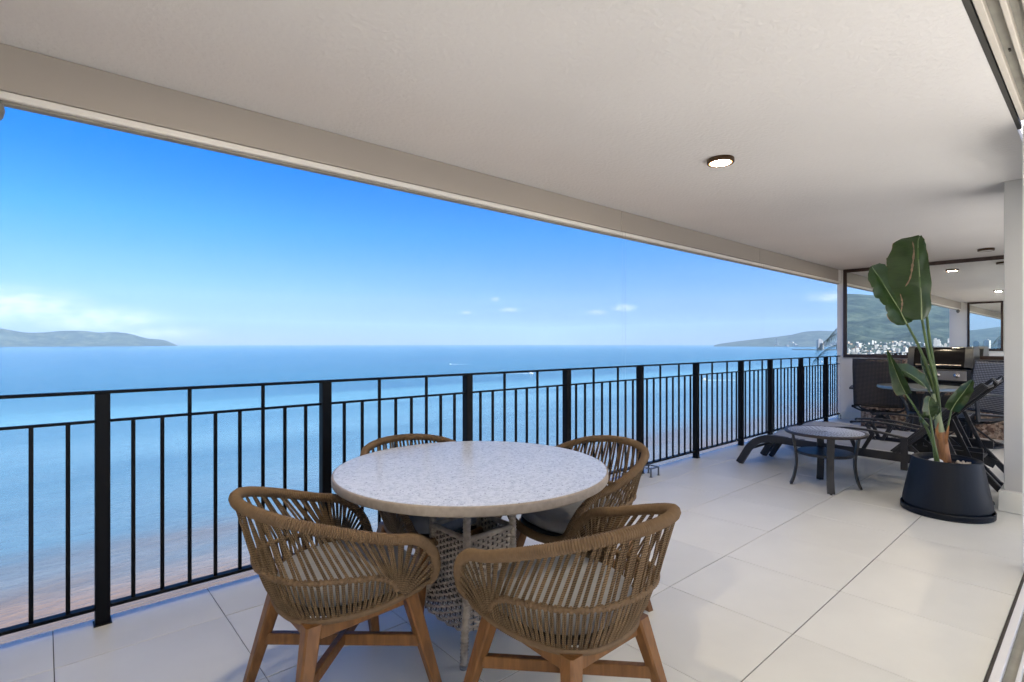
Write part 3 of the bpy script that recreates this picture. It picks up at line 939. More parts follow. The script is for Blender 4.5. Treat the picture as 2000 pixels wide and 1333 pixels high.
for side in range(4):
    wv = MB()
    ang = side * math.pi / 2
    ca, sa = math.cos(ang), math.sin(ang)
    nst = 9
    z, row = .118, 0
    while z < .475:
        h = half(z)
        sag = .018 * max(0, (.20 - z) / .08) if z < .20 else 0
        pts = []
        for k in range(nst * 2 + 1):
            u = -1 + 2 * k / (nst * 2)
            off = .0055 * math.cos(math.pi * (k / 2 + row))
            x, y = h + off, u * (h - .008)
            zz = z + sag * (u * u) + wr.uniform(-.0007, .0007)
            pts.append((x * ca - y * sa, x * sa + y * ca, zz))
        wv.sweep(pts, [(-.0024, -.0046), (.0016, -.0052), (.0030, 0), (.0016, .0052), (-.0024, .0046)], up=(0, 0, 1))
        z += .0122
        row += 1
    o = wv.build('weave', M['wicker'], tbl, smooth=45)
    o['kind'] = 'stuff'
    st = MB()
    for k in range(1, nst):
        u = -1 + 2 * k / nst
        pts = []
        for q in range(9):
            z = .12 + .355 * q / 8
            h = half(z)
            x, y = h, u * (h - .008)
            pts.append((x * ca - y * sa, x * sa + y * ca, z))
        st.tube(pts, .0036, 5)
    o = st.build('stakes', M['wicker_dark'], tbl)
    o['kind'] = 'stuff'
    # wrapped top edge of the basket
    h = half(.48)
    pts = [(h, -h + .012, .482), (h, h - .012, .482)]
    pts = resample([Vector((x * ca - y * sa, x * sa + y * ca, z)) for x, y, z in pts], 60)
    MB().tube(pts, [.011 + (.0012 if k % 2 else 0) for k in range(60)], 8).build('edge_wrap', M['wicker'], tbl, smooth=60)
h = half(.2)
MB().box((-h + .01, -h + .01, .20), (h - .01, h - .01, .212)).build('inner_shelf', M['dark_weave'], tbl)

# ------------------------------------------------------------------ rope tub chairs
def make_chair():
    root = empty('rope_chair')
    hp = [(-.335, 0, .775), (-.310, .135, .769), (-.238, .240, .748), (-.105, .300, .704), (.035, .318, .658), (.145, .312, .628),
          (.210, .295, .574), (.242, .274, .514), (.250, .250, .462), (.258, .205, .425), (.274, .13, .408)]
    front = (.284, 0, .400)
    loop = hp + [front] + [(x, -y, z) for x, y, z in hp[:0:-1]]
    rim = catmull(loop, 10, closed=True)
    nw = 290
    fine = resample(rim, nw * 2, closed=True)
    wr = random.Random(3)
    MB().tube(fine, [.0172 + (.0026 if k % 2 else -.0012) + wr.uniform(-.0003, .0003) for k in range(nw * 2)], 10, closed=True).build('rim', M['rope_wrap'], root, smooth=70)
    side = catmull(hp, 12)                      # back centre -> front, y > 0
    ncut = int(len(side) * .84)
    rim_half = resample(side[:ncut], 120)
    belt = resample(catmull([(-.278, 0, .548), (-.257, .118, .548), (-.194, .208, .546), (-.07, .260, .536), (.015, .270, .522), (.070, .266, .492), (.100, .256, .452)], 10), 100)
    ring = resample(catmull([(-.208, 0, .392), (-.192, .10, .392), (-.138, .175, .394), (-.04, .218, .398), (.04, .236, .404), (.102, .248, .416)], 10), 100)
    sec = lambda r: [(math.cos(2 * math.pi * k / 5) * r, math.sin(2 * math.pi * k / 5) * r) for k in range(5)]
    CR = .0031
    def strand(name, a, b, tan, bulge):
        mb = MB()
        mid = (a + b) / 2 + bulge
        for s in (-1, 1):
            o = tan * (s * CR * .98)
            mb.sweep([a + o, mid + o, b + o], sec(CR), caps=False)
        return mb.build(name, M['rope'], root, smooth=80, fix=False)
    for sgn in (1, -1):
        F = Vector((1, sgn, 1))
        fl = lambda p: Vector((p.x, p.y * sgn, p.z))
        N = 42
        for k in range(N):
            t = (k + .5) / N
            tb = min(1.0, t / .58) if t < .58 else 1.0
            a, b = at(rim_half, t), at(belt, tb)
            if t >= .58:
                b = b + Vector((.030, .002, -.030)) * ((t - .58) / .42)
            nrm = Vector((a.x, a.y, 0)).normalized() * (.008 if k % 2 else -.004)
            j = wr.uniform(-.003, .003)
            tan = (at(rim_half, t + .01) - at(rim_half, t - .01)).normalized()
            a2 = a + nrm + tan * j
            b2 = b + nrm * .4 + (at(belt, tb + .01) - at(belt, tb - .01)).normalized() * wr.uniform(-.002, .002) if tb < 1 else b
            strand('rope_strand', fl(a2), fl(b2), fl(tan), Vector((0, 0, 0)))
        N2 = 29
        for k in range(N2):
            t = (k + .5) / N2
            a, b = at(belt, t), at(ring, t)
            tan = (at(belt, t + .01) - at(belt, t - .01)).normalized()
            out = Vector((a.x, a.y, 0)).normalized() * .006
            strand('rope_strand', fl(a + tan * wr.uniform(-.0015, .0015)), fl(b + tan * wr.uniform(-.0015, .0015)), fl(tan), fl(out))
    bl = [Vector((p.x, -p.y, p.z)) for p in belt[:0:-1]] + belt
    bl = resample(bl, 300)
    MB().tube(bl, [.0085 + (.0028 if k % 4 in (1, 2) else -.001) for k in range(300)], 8).build('belt', M['rope_wrap'], root, smooth=70)
    rl = [Vector((p.x, -p.y, p.z)) for p in ring[:0:-1]] + ring
    rl = resample([Vector((.258, -.235, .452)), Vector((.19, -.250, .430))] + rl + [Vector((.19, .250, .430)), Vector((.258, .235, .452))], 360)
    MB().tube(rl, [.0115 + (.0012 if k % 2 else -.0006) for k in range(360)], 8).build('bottom_ring', M['rope_wrap'], root, smooth=70)
    # seat platform and cushion
    def plan(t, inset):
        # D-shaped outline, t 0..1
        a = 2 * math.pi * t
        c, s = math.cos(a), math.sin(a)
        e = 2 / 2.9
        x = math.copysign(abs(c) ** e, c)
        y = math.copysign(abs(s) ** e, s)
        x = .032 + x * (.240 - inset)
        y = y * (.236 - inset) * (1 - .16 * max(0, -x / .21))
        return x, y
    sb = MB()
    K = 48
    pl = [plan(k / K, .012) for k in range(K)]
    sb.add([(x, y, .408) for x, y in pl] + [(x, y, .424) for x, y in pl],
           [[k, (k + 1) % K, K + (k + 1) % K, K + k] for k in range(K)] + [list(range(K))[::-1], [K + k for k in range(K)]])
    sb.build('seat_base', M['dark_weave'], root)
    cu = MB()
    prof = [(.05, .4255), (.018, .428), (.004, .438), (0.0, .455), (.004, .478), (.016, .494), (.035, .502), (.07, .507), (.12, .511), (.18, .513), (.24, .514)]
    vs, fs = [], []
    for ins, z in prof:
        for k in range(K):
            x, y = plan(k / K, .010 + ins)
            vs.append((x, y, z + .003 * mnoise.noise(Vector((x * 14, y * 14, z * 9)))))
    for i in range(len(prof) - 1):
        for k in range(K):
            fs.append([i * K + k, i * K + (k + 1) % K, (i + 1) * K + (k + 1) % K, (i + 1) * K + k])
    fs += [list(range(K))[::-1], [(len(prof) - 1) * K + k for k in range(K)]]
    cu.add(vs, fs)
    cu.build('cushion', M['cushion'], root, smooth=60)
    # teak legs, aprons, crossed stretchers
    tops, feet = [], []
    for sx, sy in ((-1, -1), (1, -1), (1, 1), (-1, 1)):
        tx = -.160 if sx < 0 else .190
        ty = .165 * sy
        p0 = Vector((tx, ty, .392 if sx < 0 else .405))
        p1 = Vector((tx + sx * .088, ty + sy * .088, 0.0))
        mb = MB()
        d = Vector((sx, sy, 0)).normalized()
        q = []
        for p, w in ((p0, .054), (p0.lerp(p1, .35), .047), (p1, .033)):
            q.append((p, w))
        vs = []
        for p, w in q:
            c = w * .12
            for a, b in ((-w/2 + c, -w/2), (w/2 - c, -w/2), (w/2, -w/2 + c), (w/2, w/2 - c), (w/2 - c, w/2), (-w/2 + c, w/2), (-w/2, w/2 - c), (-w/2, -w/2 + c)):
                vs.append((p.x + a, p.y + b, p.z))
        fs = []
        for i in range(2):
            for k in range(8):
                fs.append([i * 8 + k, i * 8 + (k + 1) % 8, (i + 1) * 8 + (k + 1) % 8, (i + 1) * 8 + k])
        fs += [list(range(8)), [16 + k for k in range(8)]]
        mb.add(vs, fs)
        mb.build('leg', M['teak'], root, smooth=30)
        tops.append(p0)
        feet.append(p1)
    for i in range(4):
        a, b = tops[i], tops[(i + 1) % 4]
        d = (b - a).normalized() * .022
        za = Vector((0, 0, -.030))
        MB().bar(a + d + za, b - d + za, .026, .054, bev=.003).build('apron', M['teak'], root)
    for i, dz in ((0, .0), (1, .0)):
        a = tops[i].lerp(feet[i], .47)
        b = tops[i + 2].lerp(feet[i + 2], .47)
        c = (a + b) / 2
        d = (b - a).normalized()
        if i == 0:
            MB().bar(a + d * .016, b - d * .016, .026, .042, bev=.003).build('stretcher', M['teak'], root)
        else:
            MB().bar(a + d * .016, c - d * .0135, .026, .042, bev=.003).build('stretcher', M['teak'], root)
            MB().bar(c + d * .0135, b - d * .016, .026, .042, bev=.003).build('stretcher', M['teak'], root)
    return root

chair0 = make_chair()
spots = [(0.809, 1.875, 0.0, 'brown rope tub chair front left at the dining table, its back to the left'),
         (1.318, 1.202, 90.0, 'brown rope tub chair front right, nearest the camera, back turned to us'),
         (1.46, 2.265, -90.0, 'brown rope tub chair behind the dining table, mostly hidden, next to the railing'),
         (2.00, 1.775, 171.0, 'brown rope tub chair right of the dining table, grey cushion facing left')]
for i, (x, y, a, lab) in enumerate(spots):
    c = chair0 if i == 0 else copy_tree(chair0)
    c.location = (x, y, 0)
    c.rotation_euler = (0, 0, R(a))
    tag(c, lab, 'chair', 'rope tub chairs round the dining table')

# ------------------------------------------------------------------ small side table with curved legs
SX_, SY_ = 5.28, 1.70
st = empty('side_table', (SX_, SY_, 0), R(27), 'round side table with patterned grey top and four curved legs', 'table')
ZT = .505
MB().lathe([(0.0, ZT - .028), (.305, ZT - .028), (.322, ZT - .024), (.330, ZT - .012), (.328, ZT - .003), (.318, ZT), (.306, ZT - .001), (.304, ZT - .004), (0, ZT - .004)], 72).build('rim', M['bronze'], st)
# basket-pattern tesserae in rings
top = MB()
rr = .30
k = 0
while rr > .03:
    nseg = max(8, int(2 * math.pi * rr / .024))
    for q in range(nseg):
        a0 = 2 * math.pi * (q + .06 + (k % 2) * .5) / nseg
        a1 = 2 * math.pi * (q + .94 + (k % 2) * .5) / nseg
        r0, r1 = rr - .019, rr - .001
        tilt = .0022 if (q + k) % 2 else -.0002
        vs = [(r0 * math.cos(a0), r0 * math.sin(a0), ZT - .003), (r1 * math.cos(a0), r1 * math.sin(a0), ZT - .003 + tilt),
              (r1 * math.cos(a1), r1 * math.sin(a1), ZT - .003 + .0018), (r0 * math.cos(a1), r0 * math.sin(a1), ZT - .003 + tilt)]
        top.add(vs, [[0, 1, 2, 3]])
    rr -= .020
    k += 1
o = top.build('top_pattern', M['silver'], st, smooth=0, fix=False)
o['kind'] = 'stuff'
for q in range(4):
    a = q * math.pi / 2
    prof = catmull([(.262, 0, ZT - .028), (.250, 0, .40), (.232, 0, .28), (.232, 0, .18), (.252, 0, .07), (.275, 0, .008)], 6)
    pts = [(p.x * math.cos(a), p.x * math.sin(a), p.z) for p in prof]
    rad = Vector((math.cos(a), math.sin(a), 0))
    lg = MB()
    lg.sweep(pts, [(-.029, -.010), (.029, -.010), (.029, .010), (-.029, .010)], up=rad)
    e = Vector(pts[-1])
    lg_o = lg.build('leg', M['chair_frame'], st)
    MB().lathe([(0.008, 0.0), (0.010, .002), (.010, .010)], 10, (e.x, e.y, 0)).build('glide', M['black_matt'], lg_o)
sh = MB()
for k in range(-9, 10):
    y = k * .0235
    w = math.sqrt(max(0, .213 ** 2 - y * y))
    if w > .02:
        sh.box((-w, y - .0085, .300), (w, y + .0085, .312), .002)
sh.build('shelf_slats', M['chair_frame'], st)
MB().lathe([(.205, .296), (.224, .296), (.226, .302), (.226, .316), (.222, .320), (.208, .320)], 60).build('shelf_ring', M['chair_frame'], st)

# ------------------------------------------------------------------ sun loungers
def make_lounger():
    root = empty('sun_lounger')
    Wd = .63                                    # local x 0..Wd, local y runs from the head (0.60) to the foot (2.62)
    prof = [(2.655, 0.004), (2.60, .10), (2.545, .19), (2.47, .262), (2.36, .300), (2.20, .306), (1.95, .298), (1.25, .292)]
    path = catmull([(0, y, z) for y, z in prof], 6)
    for x in (.02, Wd - .02):
        MB().sweep([(x, p.y, p.z) for p in path], [(-.038, -.016), (.038, -.016), (.038, .016), (-.038, .016)][:0] or [(-.016, -.036), (.016, -.036), (.016, .036), (-.016, .036)]).build('side_rail', M['chair_frame'], root)
        MB().bar((x, 1.27, .292), (x, .74, .285), .032, .072).build('rear_rail', M['chair_frame'], root)
        MB().bar((x, .84, .27), (x, .62, 0.004), .032, .052, up=(0, 1, 0), bev=.006).build('rear_leg', M['chair_frame'], root)
        MB().bar((x, 2.43, .235), (x, 2.57, .004), .030, .050, up=(0, 1, 0), bev=.004).build('front_leg', M['chair_frame'], root) if x > .3 else None
        # armrest with two V struts and a rear post
        ar = catmull([(x, 1.76, .488), (x, 1.60, .505), (x, 1.40, .497), (x, 1.17, .462)], 6)
        a = MB().sweep(ar, [(-.020, -.009), (.020, -.009), (.020, .009), (-.020, .009)]).build('armrest', M['chair_frame'], root)
        MB().tube([(x - .02, 1.76, .487), (x + .02, 1.76, .487)], .012, 10).build('armrest_end', M['chair_frame'], a)
        MB().bar((x, 1.63, .49), (x, 1.56, .325), .022, .030, up=(0, 1, 0)).build('armrest_strut', M['chair_frame'], a)
        MB().bar((x, 1.42, .485), (x, 1.50, .325), .022, .030, up=(0, 1, 0)).build('armrest_strut', M['chair_frame'], a)
        MB().box((x - .018, 1.165, .185), (x + .018, 1.215, .475), .003).build('armrest_post', M['chair_frame'], a)
    # sling deck over the rails, rolling over the foot end
    dk = catmull([(0, y, z + .040) for y, z in [(2.60, .135), (2.545, .20), (2.47, .265), (2.36, .300), (2.20, .304), (1.95, .296), (1.26, .290)]], 5)
    def deck(u, v):
        p = at(dk, v)
        x = .045 + u * (Wd - .09)
        sag = -.020 * math.sin(math.pi * u) * math.sin(math.pi * min(1, v * 1.0)) ** .5
        return (x, p.y, p.z + sag)
    MB().grid(deck, 8, 34).build('deck_sling', M['sling'], root, smooth=60)
    for y, z in ((2.585, .155), (1.30, .285), (1.9, .245)):
        MB().tube([(.03, y, z), (Wd - .03, y, z)], .014, 8).build('cross_bar', M['chair_frame'], root)
    # raised back: extruded side channels with the fabric slotted into them
    A, B = Vector((0, 1.27, .325)), Vector((0, .665, .955))
    d = (B - A).normalized()
    nrm = Vector((0, d.z, -d.y))
    if nrm.z < 0:
        nrm = -nrm
    for x in (.025, Wd - .025):
        off = Vector((x, 0, 0))
        ch = MB()
        for w0, n0 in ((.040, -.022), (.030, .0), (.040, .022)):
            ch.bar(A + off + nrm * n0, B + off + nrm * n0, w0, .014, up=nrm)
        ch.bar(A + off, B + off, .010, .05, up=nrm)
        ch.build('back_rail', M['chair_frame'], root)
        MB().bar(B + off + d * .001, B + off + d * .010, .046, .060, up=nrm, bev=.01).build('end_cap', M['cast'], root)
    def back(u, v):
        p = A.lerp(B, v)
        return (.04 + u * (Wd - .08), p.y, p.z) if False else tuple(p + Vector((.04 + u * (Wd - .08), 0, 0)) + nrm * (.012 - .022 * math.sin(math.pi * u)))
    MB().grid(back, 8, 10).build('back_sling', M['sling'], root, smooth=60)
    MB().tube([B + Vector((.03, 0, 0)) - d * .03 - nrm * .01, B + Vector((Wd - .03, 0, 0)) - d * .03 - nrm * .01], .013, 8).build('head_bar', M['chair_frame'], root)
    # reclining ratchet: perforated plates and support struts under the back
    for x in (.07, Wd - .07):
        pl = MB()
        pl.bar((x, 1.10, .27), (x, .72, .10), .012, .085, up=(0, .4, 1))
        pl.build('ratchet_plate', M['chair_frame'], root)
        MB().bar((x + .02, .96, .60), (x + .02, .80, .20), .022, .032, up=(0, 1, 0)).build('support_strut', M['chair_frame'], root)
        MB().bar((x - .02, 1.16, .40), (x - .02, .92, .16), .020, .030, up=(0, 1, 0)).build('support_strut', M['chair_frame'], root)
    MB().tube([(.05, .79, .19), (Wd - .05, .79, .19)], .013, 8).build('ratchet_bar', M['chair_frame'], root)
    MB().tube([(.05, 1.0, .23), (Wd - .05, 1.0, .23)], .011, 8).build('ratchet_bar', M['chair_frame'], root)
    for x in (.02, Wd - .02):
        MB().tube([(x - .02, .625, .022), (x + .02, .625, .022)], .022, 14).build('wheel', M['black_matt'], root)
    return root
lg0 = make_lounger()
lg0.location = (5.62, 0, 0)
tag(lg0, 'charcoal sun lounger nearer the camera, behind the side table, back raised', 'sun lounger', 'charcoal sling sun loungers')
lg1 = copy_tree(lg0)
lg1.location = (6.46, 0.03, 0)
lg1.rotation_euler = (0, 0, R(-0.5))
tag(lg1, 'charcoal sun lounger farther from the camera, beyond the first lounger', 'sun lounger', 'charcoal sling sun loungers')

# ------------------------------------------------------------------ planter and plant
PXc, PYc = 5.20, .832
pot = empty('planter', (PXc, PYc, 0), 0, 'dark navy tapered round planter on a saucer', 'planter')
MB().lathe([(0.0, .006), (.262, .006), (.262, .06), (.275, .062), (.272, .10), (.215, .405), (.213, .412), (.207, .415), (.190, .412), (.172, .402), (.165, .385), (.163, .33), (0.0, .33)], 80).build('body', M['navy_pot'], pot, smooth=40)
MB().lathe([(.20, .0), (.276, .0), (.286, .006), (.288, .045), (.284, .050), (.279, .048), (.2785, .012), (.20, .008)], 80).build('saucer', M['navy_pot'], pot)
MB().grid(lambda u, v: ((.158 * v) * math.cos(2 * math.pi * u), (.158 * v) * math.sin(2 * math.pi * u), .372 + .010 * mnoise.noise(Vector((math.cos(2 * math.pi * u) * v * 5, math.sin(2 * math.pi * u) * v * 5, 1)))), 28, 8).build('soil', M['soil'], pot, smooth=60, fix=False)
# camera-side frame of the plant: right (along the picture), forward (away), up
RT, FW = Vector((.7487, -.6629, 0)), Vector((.6629, .7487, 0))
def lp(r, fwd, z):
    return RT * r + FW * fwd + Vector((0, 0, z))
pr_ = random.Random(5)
peb = bmesh.new(); bmesh.ops.create_icosphere(peb, subdivisions=2, radius=.013)
pme = bpy.data.meshes.new('pebble'); peb.to_mesh(pme); peb.free(); pme.shade_smooth(); pme.materials.append(M['pebble'])
for k in range(16):
    a = pr_.uniform(0, 6.28)
    q = lp(.085 + .045 * math.cos(a) * pr_.random(), .03 * math.sin(a) - .05, .383)
    o = link('pebble', pme, pot, q, (pr_.random() * 3, pr_.random() * 3, pr_.random() * 3))
    o.scale = (pr_.uniform(.8, 1.5), pr_.uniform(.7, 1.1), pr_.uniform(.6, .9))
ws = MB()
ws.grid(lambda u, v: lp(-.10 + .055 * math.cos(6.283 * u) * math.sin(3.1416 * v), -.02 + .04 * math.sin(6.283 * u) * math.sin(3.1416 * v), .388 + .028 * math.cos(3.1416 * v)), 16, 8)
ws.build('white_stone', M['white_stone'], pot, smooth=60)

plant = empty('bird_of_paradise_plant', (PXc, PYc, .37), 0, 'tall broad-leaved bird-of-paradise plant growing in the navy planter', 'plant')
PD = 4.07
def pp(px, py, df=0.0):
    """point of the plant given by its bearing and height as surveyed, df metres behind the pot axis"""
    d = PD + df
    r = (px - 1000) / 1033 * d - (1848 - 1000) / 1033 * PD
    return lp(r, df, 1.30 - (py - 670) / 1033 * d - .37)
def leaf(name, mid, width, side, fold=.25, wave=.012, tears=(), seed=1, prof=None, asym=1.0, curl=0.0, parent=None):
    mid = resample(catmull(mid, 8), 41)
    side = Vector(side).normalized()
    prof = prof or [(0, .18), (.08, .55), (.25, .9), (.5, 1.0), (.75, .88), (.9, .58), (.97, .3), (1, .03)]
    def wv(v):
        for (a, b), (c, d) in zip(prof, prof[1:]):
            if a <= v <= c:
                t = (v - a) / (c - a)
                t = t * t * (3 - 2 * t)
                return b + (d - b) * t
        return 0
    mb = MB()
    def fn(u, v):
        p = at(mid, v)
        t = (at(mid, min(1, v + .02)) - at(mid, max(0, v - .02))).normalized()
        s = (side - t * side.dot(t)).normalized()
        nn = s.cross(t).normalized()
        x = (u - .5) * 2
        w = width / 2 * wv(v) * (asym if x < 0 else 1.0)
        ed = 1 + .05 * mnoise.noise(Vector((v * 9, seed * 3.7 + (0 if x < 0 else 9), 0))) * abs(x)
        for tv, sd, dep in tears:
            if (x < 0) == (sd < 0):
                g = max(0, 1 - abs(v - tv) / .018)
                ed -= dep * g * max(0, abs(x) - .35)
        off = fold * abs(x) * w + curl * x * x * w
        off += wave * mnoise.noise(Vector((v * 6 + seed, x * 1.2, seed * 2.1))) * (.3 + abs(x))
        return p + s * (x * w * ed) + nn * off
    mb.grid(fn, 20, 48)
    o = mb.build(name, M['leaf'], parent, smooth=75, fix=False)
    rb = MB()
    rb.tube([m + (side.cross((mid[-1] - mid[0]).normalized())) * 0 for m in mid[:-1]], [max(.0010, .0042 * (1 - i / 40)) for i in range(40)], 6)
    rb.build('midrib', M['stem_pale'], o)
    return o
def stalk(pts, r0, r1, mt='stem'):
    path = resample(catmull(pts, 8), 24)
    return MB().tube(path, [r0 + (r1 - r0) * k / 23 for k in range(24)], 8).build('stalk', M[mt], plant, smooth=60)
# stem base with dried sheath
tk = resample(catmull([pp(1845, 912), pp(1842, 890), pp(1837, 850), pp(1830, 810), pp(1822, 770)], 6), 26)
MB().tube(tk, [.034, .040, .041, .040, .038, .036, .036, .035, .034, .033, .031] + [.030 - .0012 * k for k in range(15)], 12).build('trunk', M['stem_pale'], plant, smooth=60)
MB().tube([tk[i] + Vector((0, 0, .0)) for i in range(0, 13)], [.040, .046, .047, .045, .044, .043, .042, .041, .041, .039, .038, .036, .030], 12).build('dry_sheath', M['sheath'], plant, smooth=60)
for k, (a, b, c) in enumerate((((1846, 868), (1850, 845), (1853, 832)), ((1834, 858), (1829, 840), (1833, 826)), ((1850, 900), (1858, 905), (1863, 910)))):
    MB().sweep([pp(*a, -.04), pp(*b, -.05), pp(*c, -.05)], [(-.011, -.001), (.011, -.001), (.011, .001), (-.011, .001)], scale=[1, .8, .2]).build('sheath_tip', M['sheath'], plant)
# three tall stalks
stalk([pp(1836, 850), pp(1826, 770, .01), pp(1800, 690, .02), pp(1771, 633, .03)], .016, .008)
stalk([pp(1836, 850), pp(1830, 760, -.01), pp(1813, 690, -.02), pp(1799, 615, -.02)], .017, .008)
stalk([pp(1838, 850, .02), pp(1827, 740, .03), pp(1812, 640, .04), pp(1807, 560, .05)], .016, .008)
# shorter stalks
stalk([pp(1832, 905, -.03), pp(1820, 860, -.05), pp(1795, 810, -.06), pp(1768, 768, -.07)], .013, .006)
stalk([pp(1828, 906, -.06), pp(1822, 860, -.08), pp(1816, 812, -.09)], .011, .006)
stalk([pp(1833, 906, -.07), pp(1824, 865, -.09), pp(1814, 800, -.10)], .012, .006)
stalk([pp(1852, 900, 0), pp(1847, 860, -.02), pp(1858, 802, -.05)], .010, .005)
# blades
BIG = [(0, .30), (.05, .72), (.14, .93), (.4, 1.0), (.7, .95), (.88, .78), (.95, .55), (1, .06)]
leaf('leaf', [pp(1800, 625, -.03), pp(1799, 580, -.05), pp(1795, 520, -.06), pp(1793, 475, -.03), pp(1797, 461, .0)], .140, RT * .86 - FW * .35, fold=-.20, wave=.022, tears=((.40, -1, .25),), seed=2, prof=BIG, asym=2.9, curl=-.12, parent=plant)
leaf('leaf', [pp(1771, 633, .02), pp(1752, 598, .04), pp(1725, 555, .05), pp(1702, 520, .04)], .270, RT * .8 + Vector((0, 0, .6)) + FW * .25, fold=.18, wave=.020, tears=((.3, -1, .25), (.42, -1, .2), (.55, -1, .3), (.75, -1, .2)), seed=7, prof=BIG, asym=1.15, parent=plant)
leaf('leaf', [pp(1807, 610, .06), pp(1808, 560, .08), pp(1806, 510, .09)], .085, RT * .4 + FW * .9, fold=.3, seed=11, parent=plant)
leaf('leaf', [pp(1769, 769, -.07), pp(1757, 745, -.09), pp(1744, 712, -.08), pp(1731, 680, -.06)], .105, RT * .75 - FW * .65, fold=.75, wave=.006, seed=4, prof=[(0, .4), (.06, .95), (.2, 1.0), (.5, .72), (.8, .3), (1, .03)], parent=plant)
leaf('leaf', [pp(1818, 770, -.02), pp(1800, 748, -.06), pp(1775, 730, -.07), pp(1742, 718, -.05)], .150, Vector((0, 0, .85)) + FW * .5, fold=.35, wave=.010, seed=5, parent=plant)
leaf('leaf', [pp(1822, 762, .02), pp(1808, 735, .05), pp(1799, 710, .07), pp(1799, 690, .08)], .120, RT * .8 + FW * .4, fold=.45, wave=.006, seed=6, parent=plant)
leaf('leaf', [pp(1816, 816, -.09), pp(1814, 800, -.12), pp(1814, 785, -.13), pp(1817, 775, -.12)], .105, RT * .9 - FW * .1, fold=.3, wave=.006, seed=8, parent=plant)
leaf('leaf', [pp(1822, 820, -.04), pp(1827, 800, -.06), pp(1829, 785, -.05)], .06, RT, fold=.3, seed=12, parent=plant)
leaf('leaf', [pp(1858, 802, -.05), pp(1868, 785, -.08), pp(1884, 764, -.08), pp(1900, 742, -.05)], .105, RT * .7 + Vector((0, 0, -.5)) - FW * .55, fold=.75, wave=.008, seed=9, prof=[(0, .35), (.08, .9), (.3, 1.0), (.6, .8), (.85, .4), (1, .03)], parent=plant)
leaf('leaf', [pp(1814, 832, -.08), pp(1804, 820, -.10), pp(1792, 806, -.09)], .065, RT * .6 + Vector((0, 0, -.8)), fold=.35, wave=.004, seed=10, parent=plant)
# dried tear on the big blade
def dry(pts, w):
    path = resample(catmull(pts, 6), 20)
    rr_ = random.Random(1)
    MB().sweep(path, [(-.010, -.0015), (.0, .002), (.010, -.0015)], scale=[w * (.4 + .9 * math.sin(math.pi * k / 19)) * rr_.uniform(.35, 1.25) for k in range(20)], up=-FW).build('dried_tear', M['leaf_dry'], plant, smooth=60)
dry([pp(1782, 472, -.115), pp(1785, 490, -.135), pp(1782, 520, -.15), pp(1777, 545, -.155), pp(1768, 560, -.155)], .75)
dry([pp(1758, 574, -.15), pp(1762, 590, -.155), pp(1760, 610, -.145)], .6)

# ------------------------------------------------------------------ outdoor kitchen at the far wall
ct = empty('granite_counter', (9.55, 1.5, 0), 0, 'brown granite barbecue counter along the far wall', 'counter')
def cb(lo, hi, name, mt, bev=.004, par=ct):
    return MB().box((lo[0] - 9.55, lo[1] - 1.5, lo[2]), (hi[0] - 9.55, hi[1] - 1.5, hi[2]), bev).build(name, M[mt], par)
cb((9.57, 0.32, .002), (10.285, 1.20, .885), 'base', 'granite')
cb((9.57, 2.02, .002), (10.285, 2.58, .885), 'base', 'granite')
cb((9.60, 1.203, .002), (10.285, 2.017, .60), 'base', 'granite')
cb((9.53, 0.32, .888), (10.285, 1.215, .925), 'countertop', 'granite')
cb((9.53, 2.005, .888), (10.285, 2.60, .925), 'countertop', 'granite')
cb((10.255, 0.32, .928), (10.285, 2.46, 1.04), 'backsplash', 'granite')
cb((9.575, 1.23, .05), (9.597, 1.60, .56), 'door', 'black_matt')
cb((9.575, 1.62, .05), (9.597, 1.99, .56), 'door', 'black_matt')

gr = empty('gas_grill', (9.62, 1.61, .60), 0, 'black gas grill with cast hood and two knobs set in the granite counter', 'grill')
def gbx(lo, hi, name, mt, bev=.004, par=None):
    return MB().box((lo[0] - 9.62, lo[1] - 1.61, lo[2] - .60), (hi[0] - 9.62, hi[1] - 1.61, hi[2] - .60), bev).build(name, M[mt], par or gr)
gbx((9.60, 1.235, .602), (10.16, 1.985, .745), 'firebox', 'black_matt', .01)
gbx((9.535, 1.255, .748), (10.14, 1.965, .930), 'control_box', 'chair_frame', .012)
pan = gbx((9.524, 1.305, .772), (9.534, 1.915, .905), 'control_panel', 'stainless', .003)
for y in (1.41, 1.625):
    kb = MB()
    ring = []
    for x, r in ((-.101, .036), (-.115, .036), (-.117, .030), (-.138, .028), (-.141, .022), (-.1415, 0.0001)):
        ring.append((x, r))
    vs, fs = [], []
    for x, r in ring:
        for k in range(20):
            a = 2 * math.pi * k / 20
            vs.append((x + .004, y - 1.61 + r * math.cos(a), .842 - .60 + r * math.sin(a)))
    for i in range(len(ring) - 1):
        for k in range(20):
            fs.append([i * 20 + k, i * 20 + (k + 1) % 20, (i + 1) * 20 + (k + 1) % 20, (i + 1) * 20 + k])
    kb.add(vs, fs)
    kb.build('knob', M['knob'], gr)
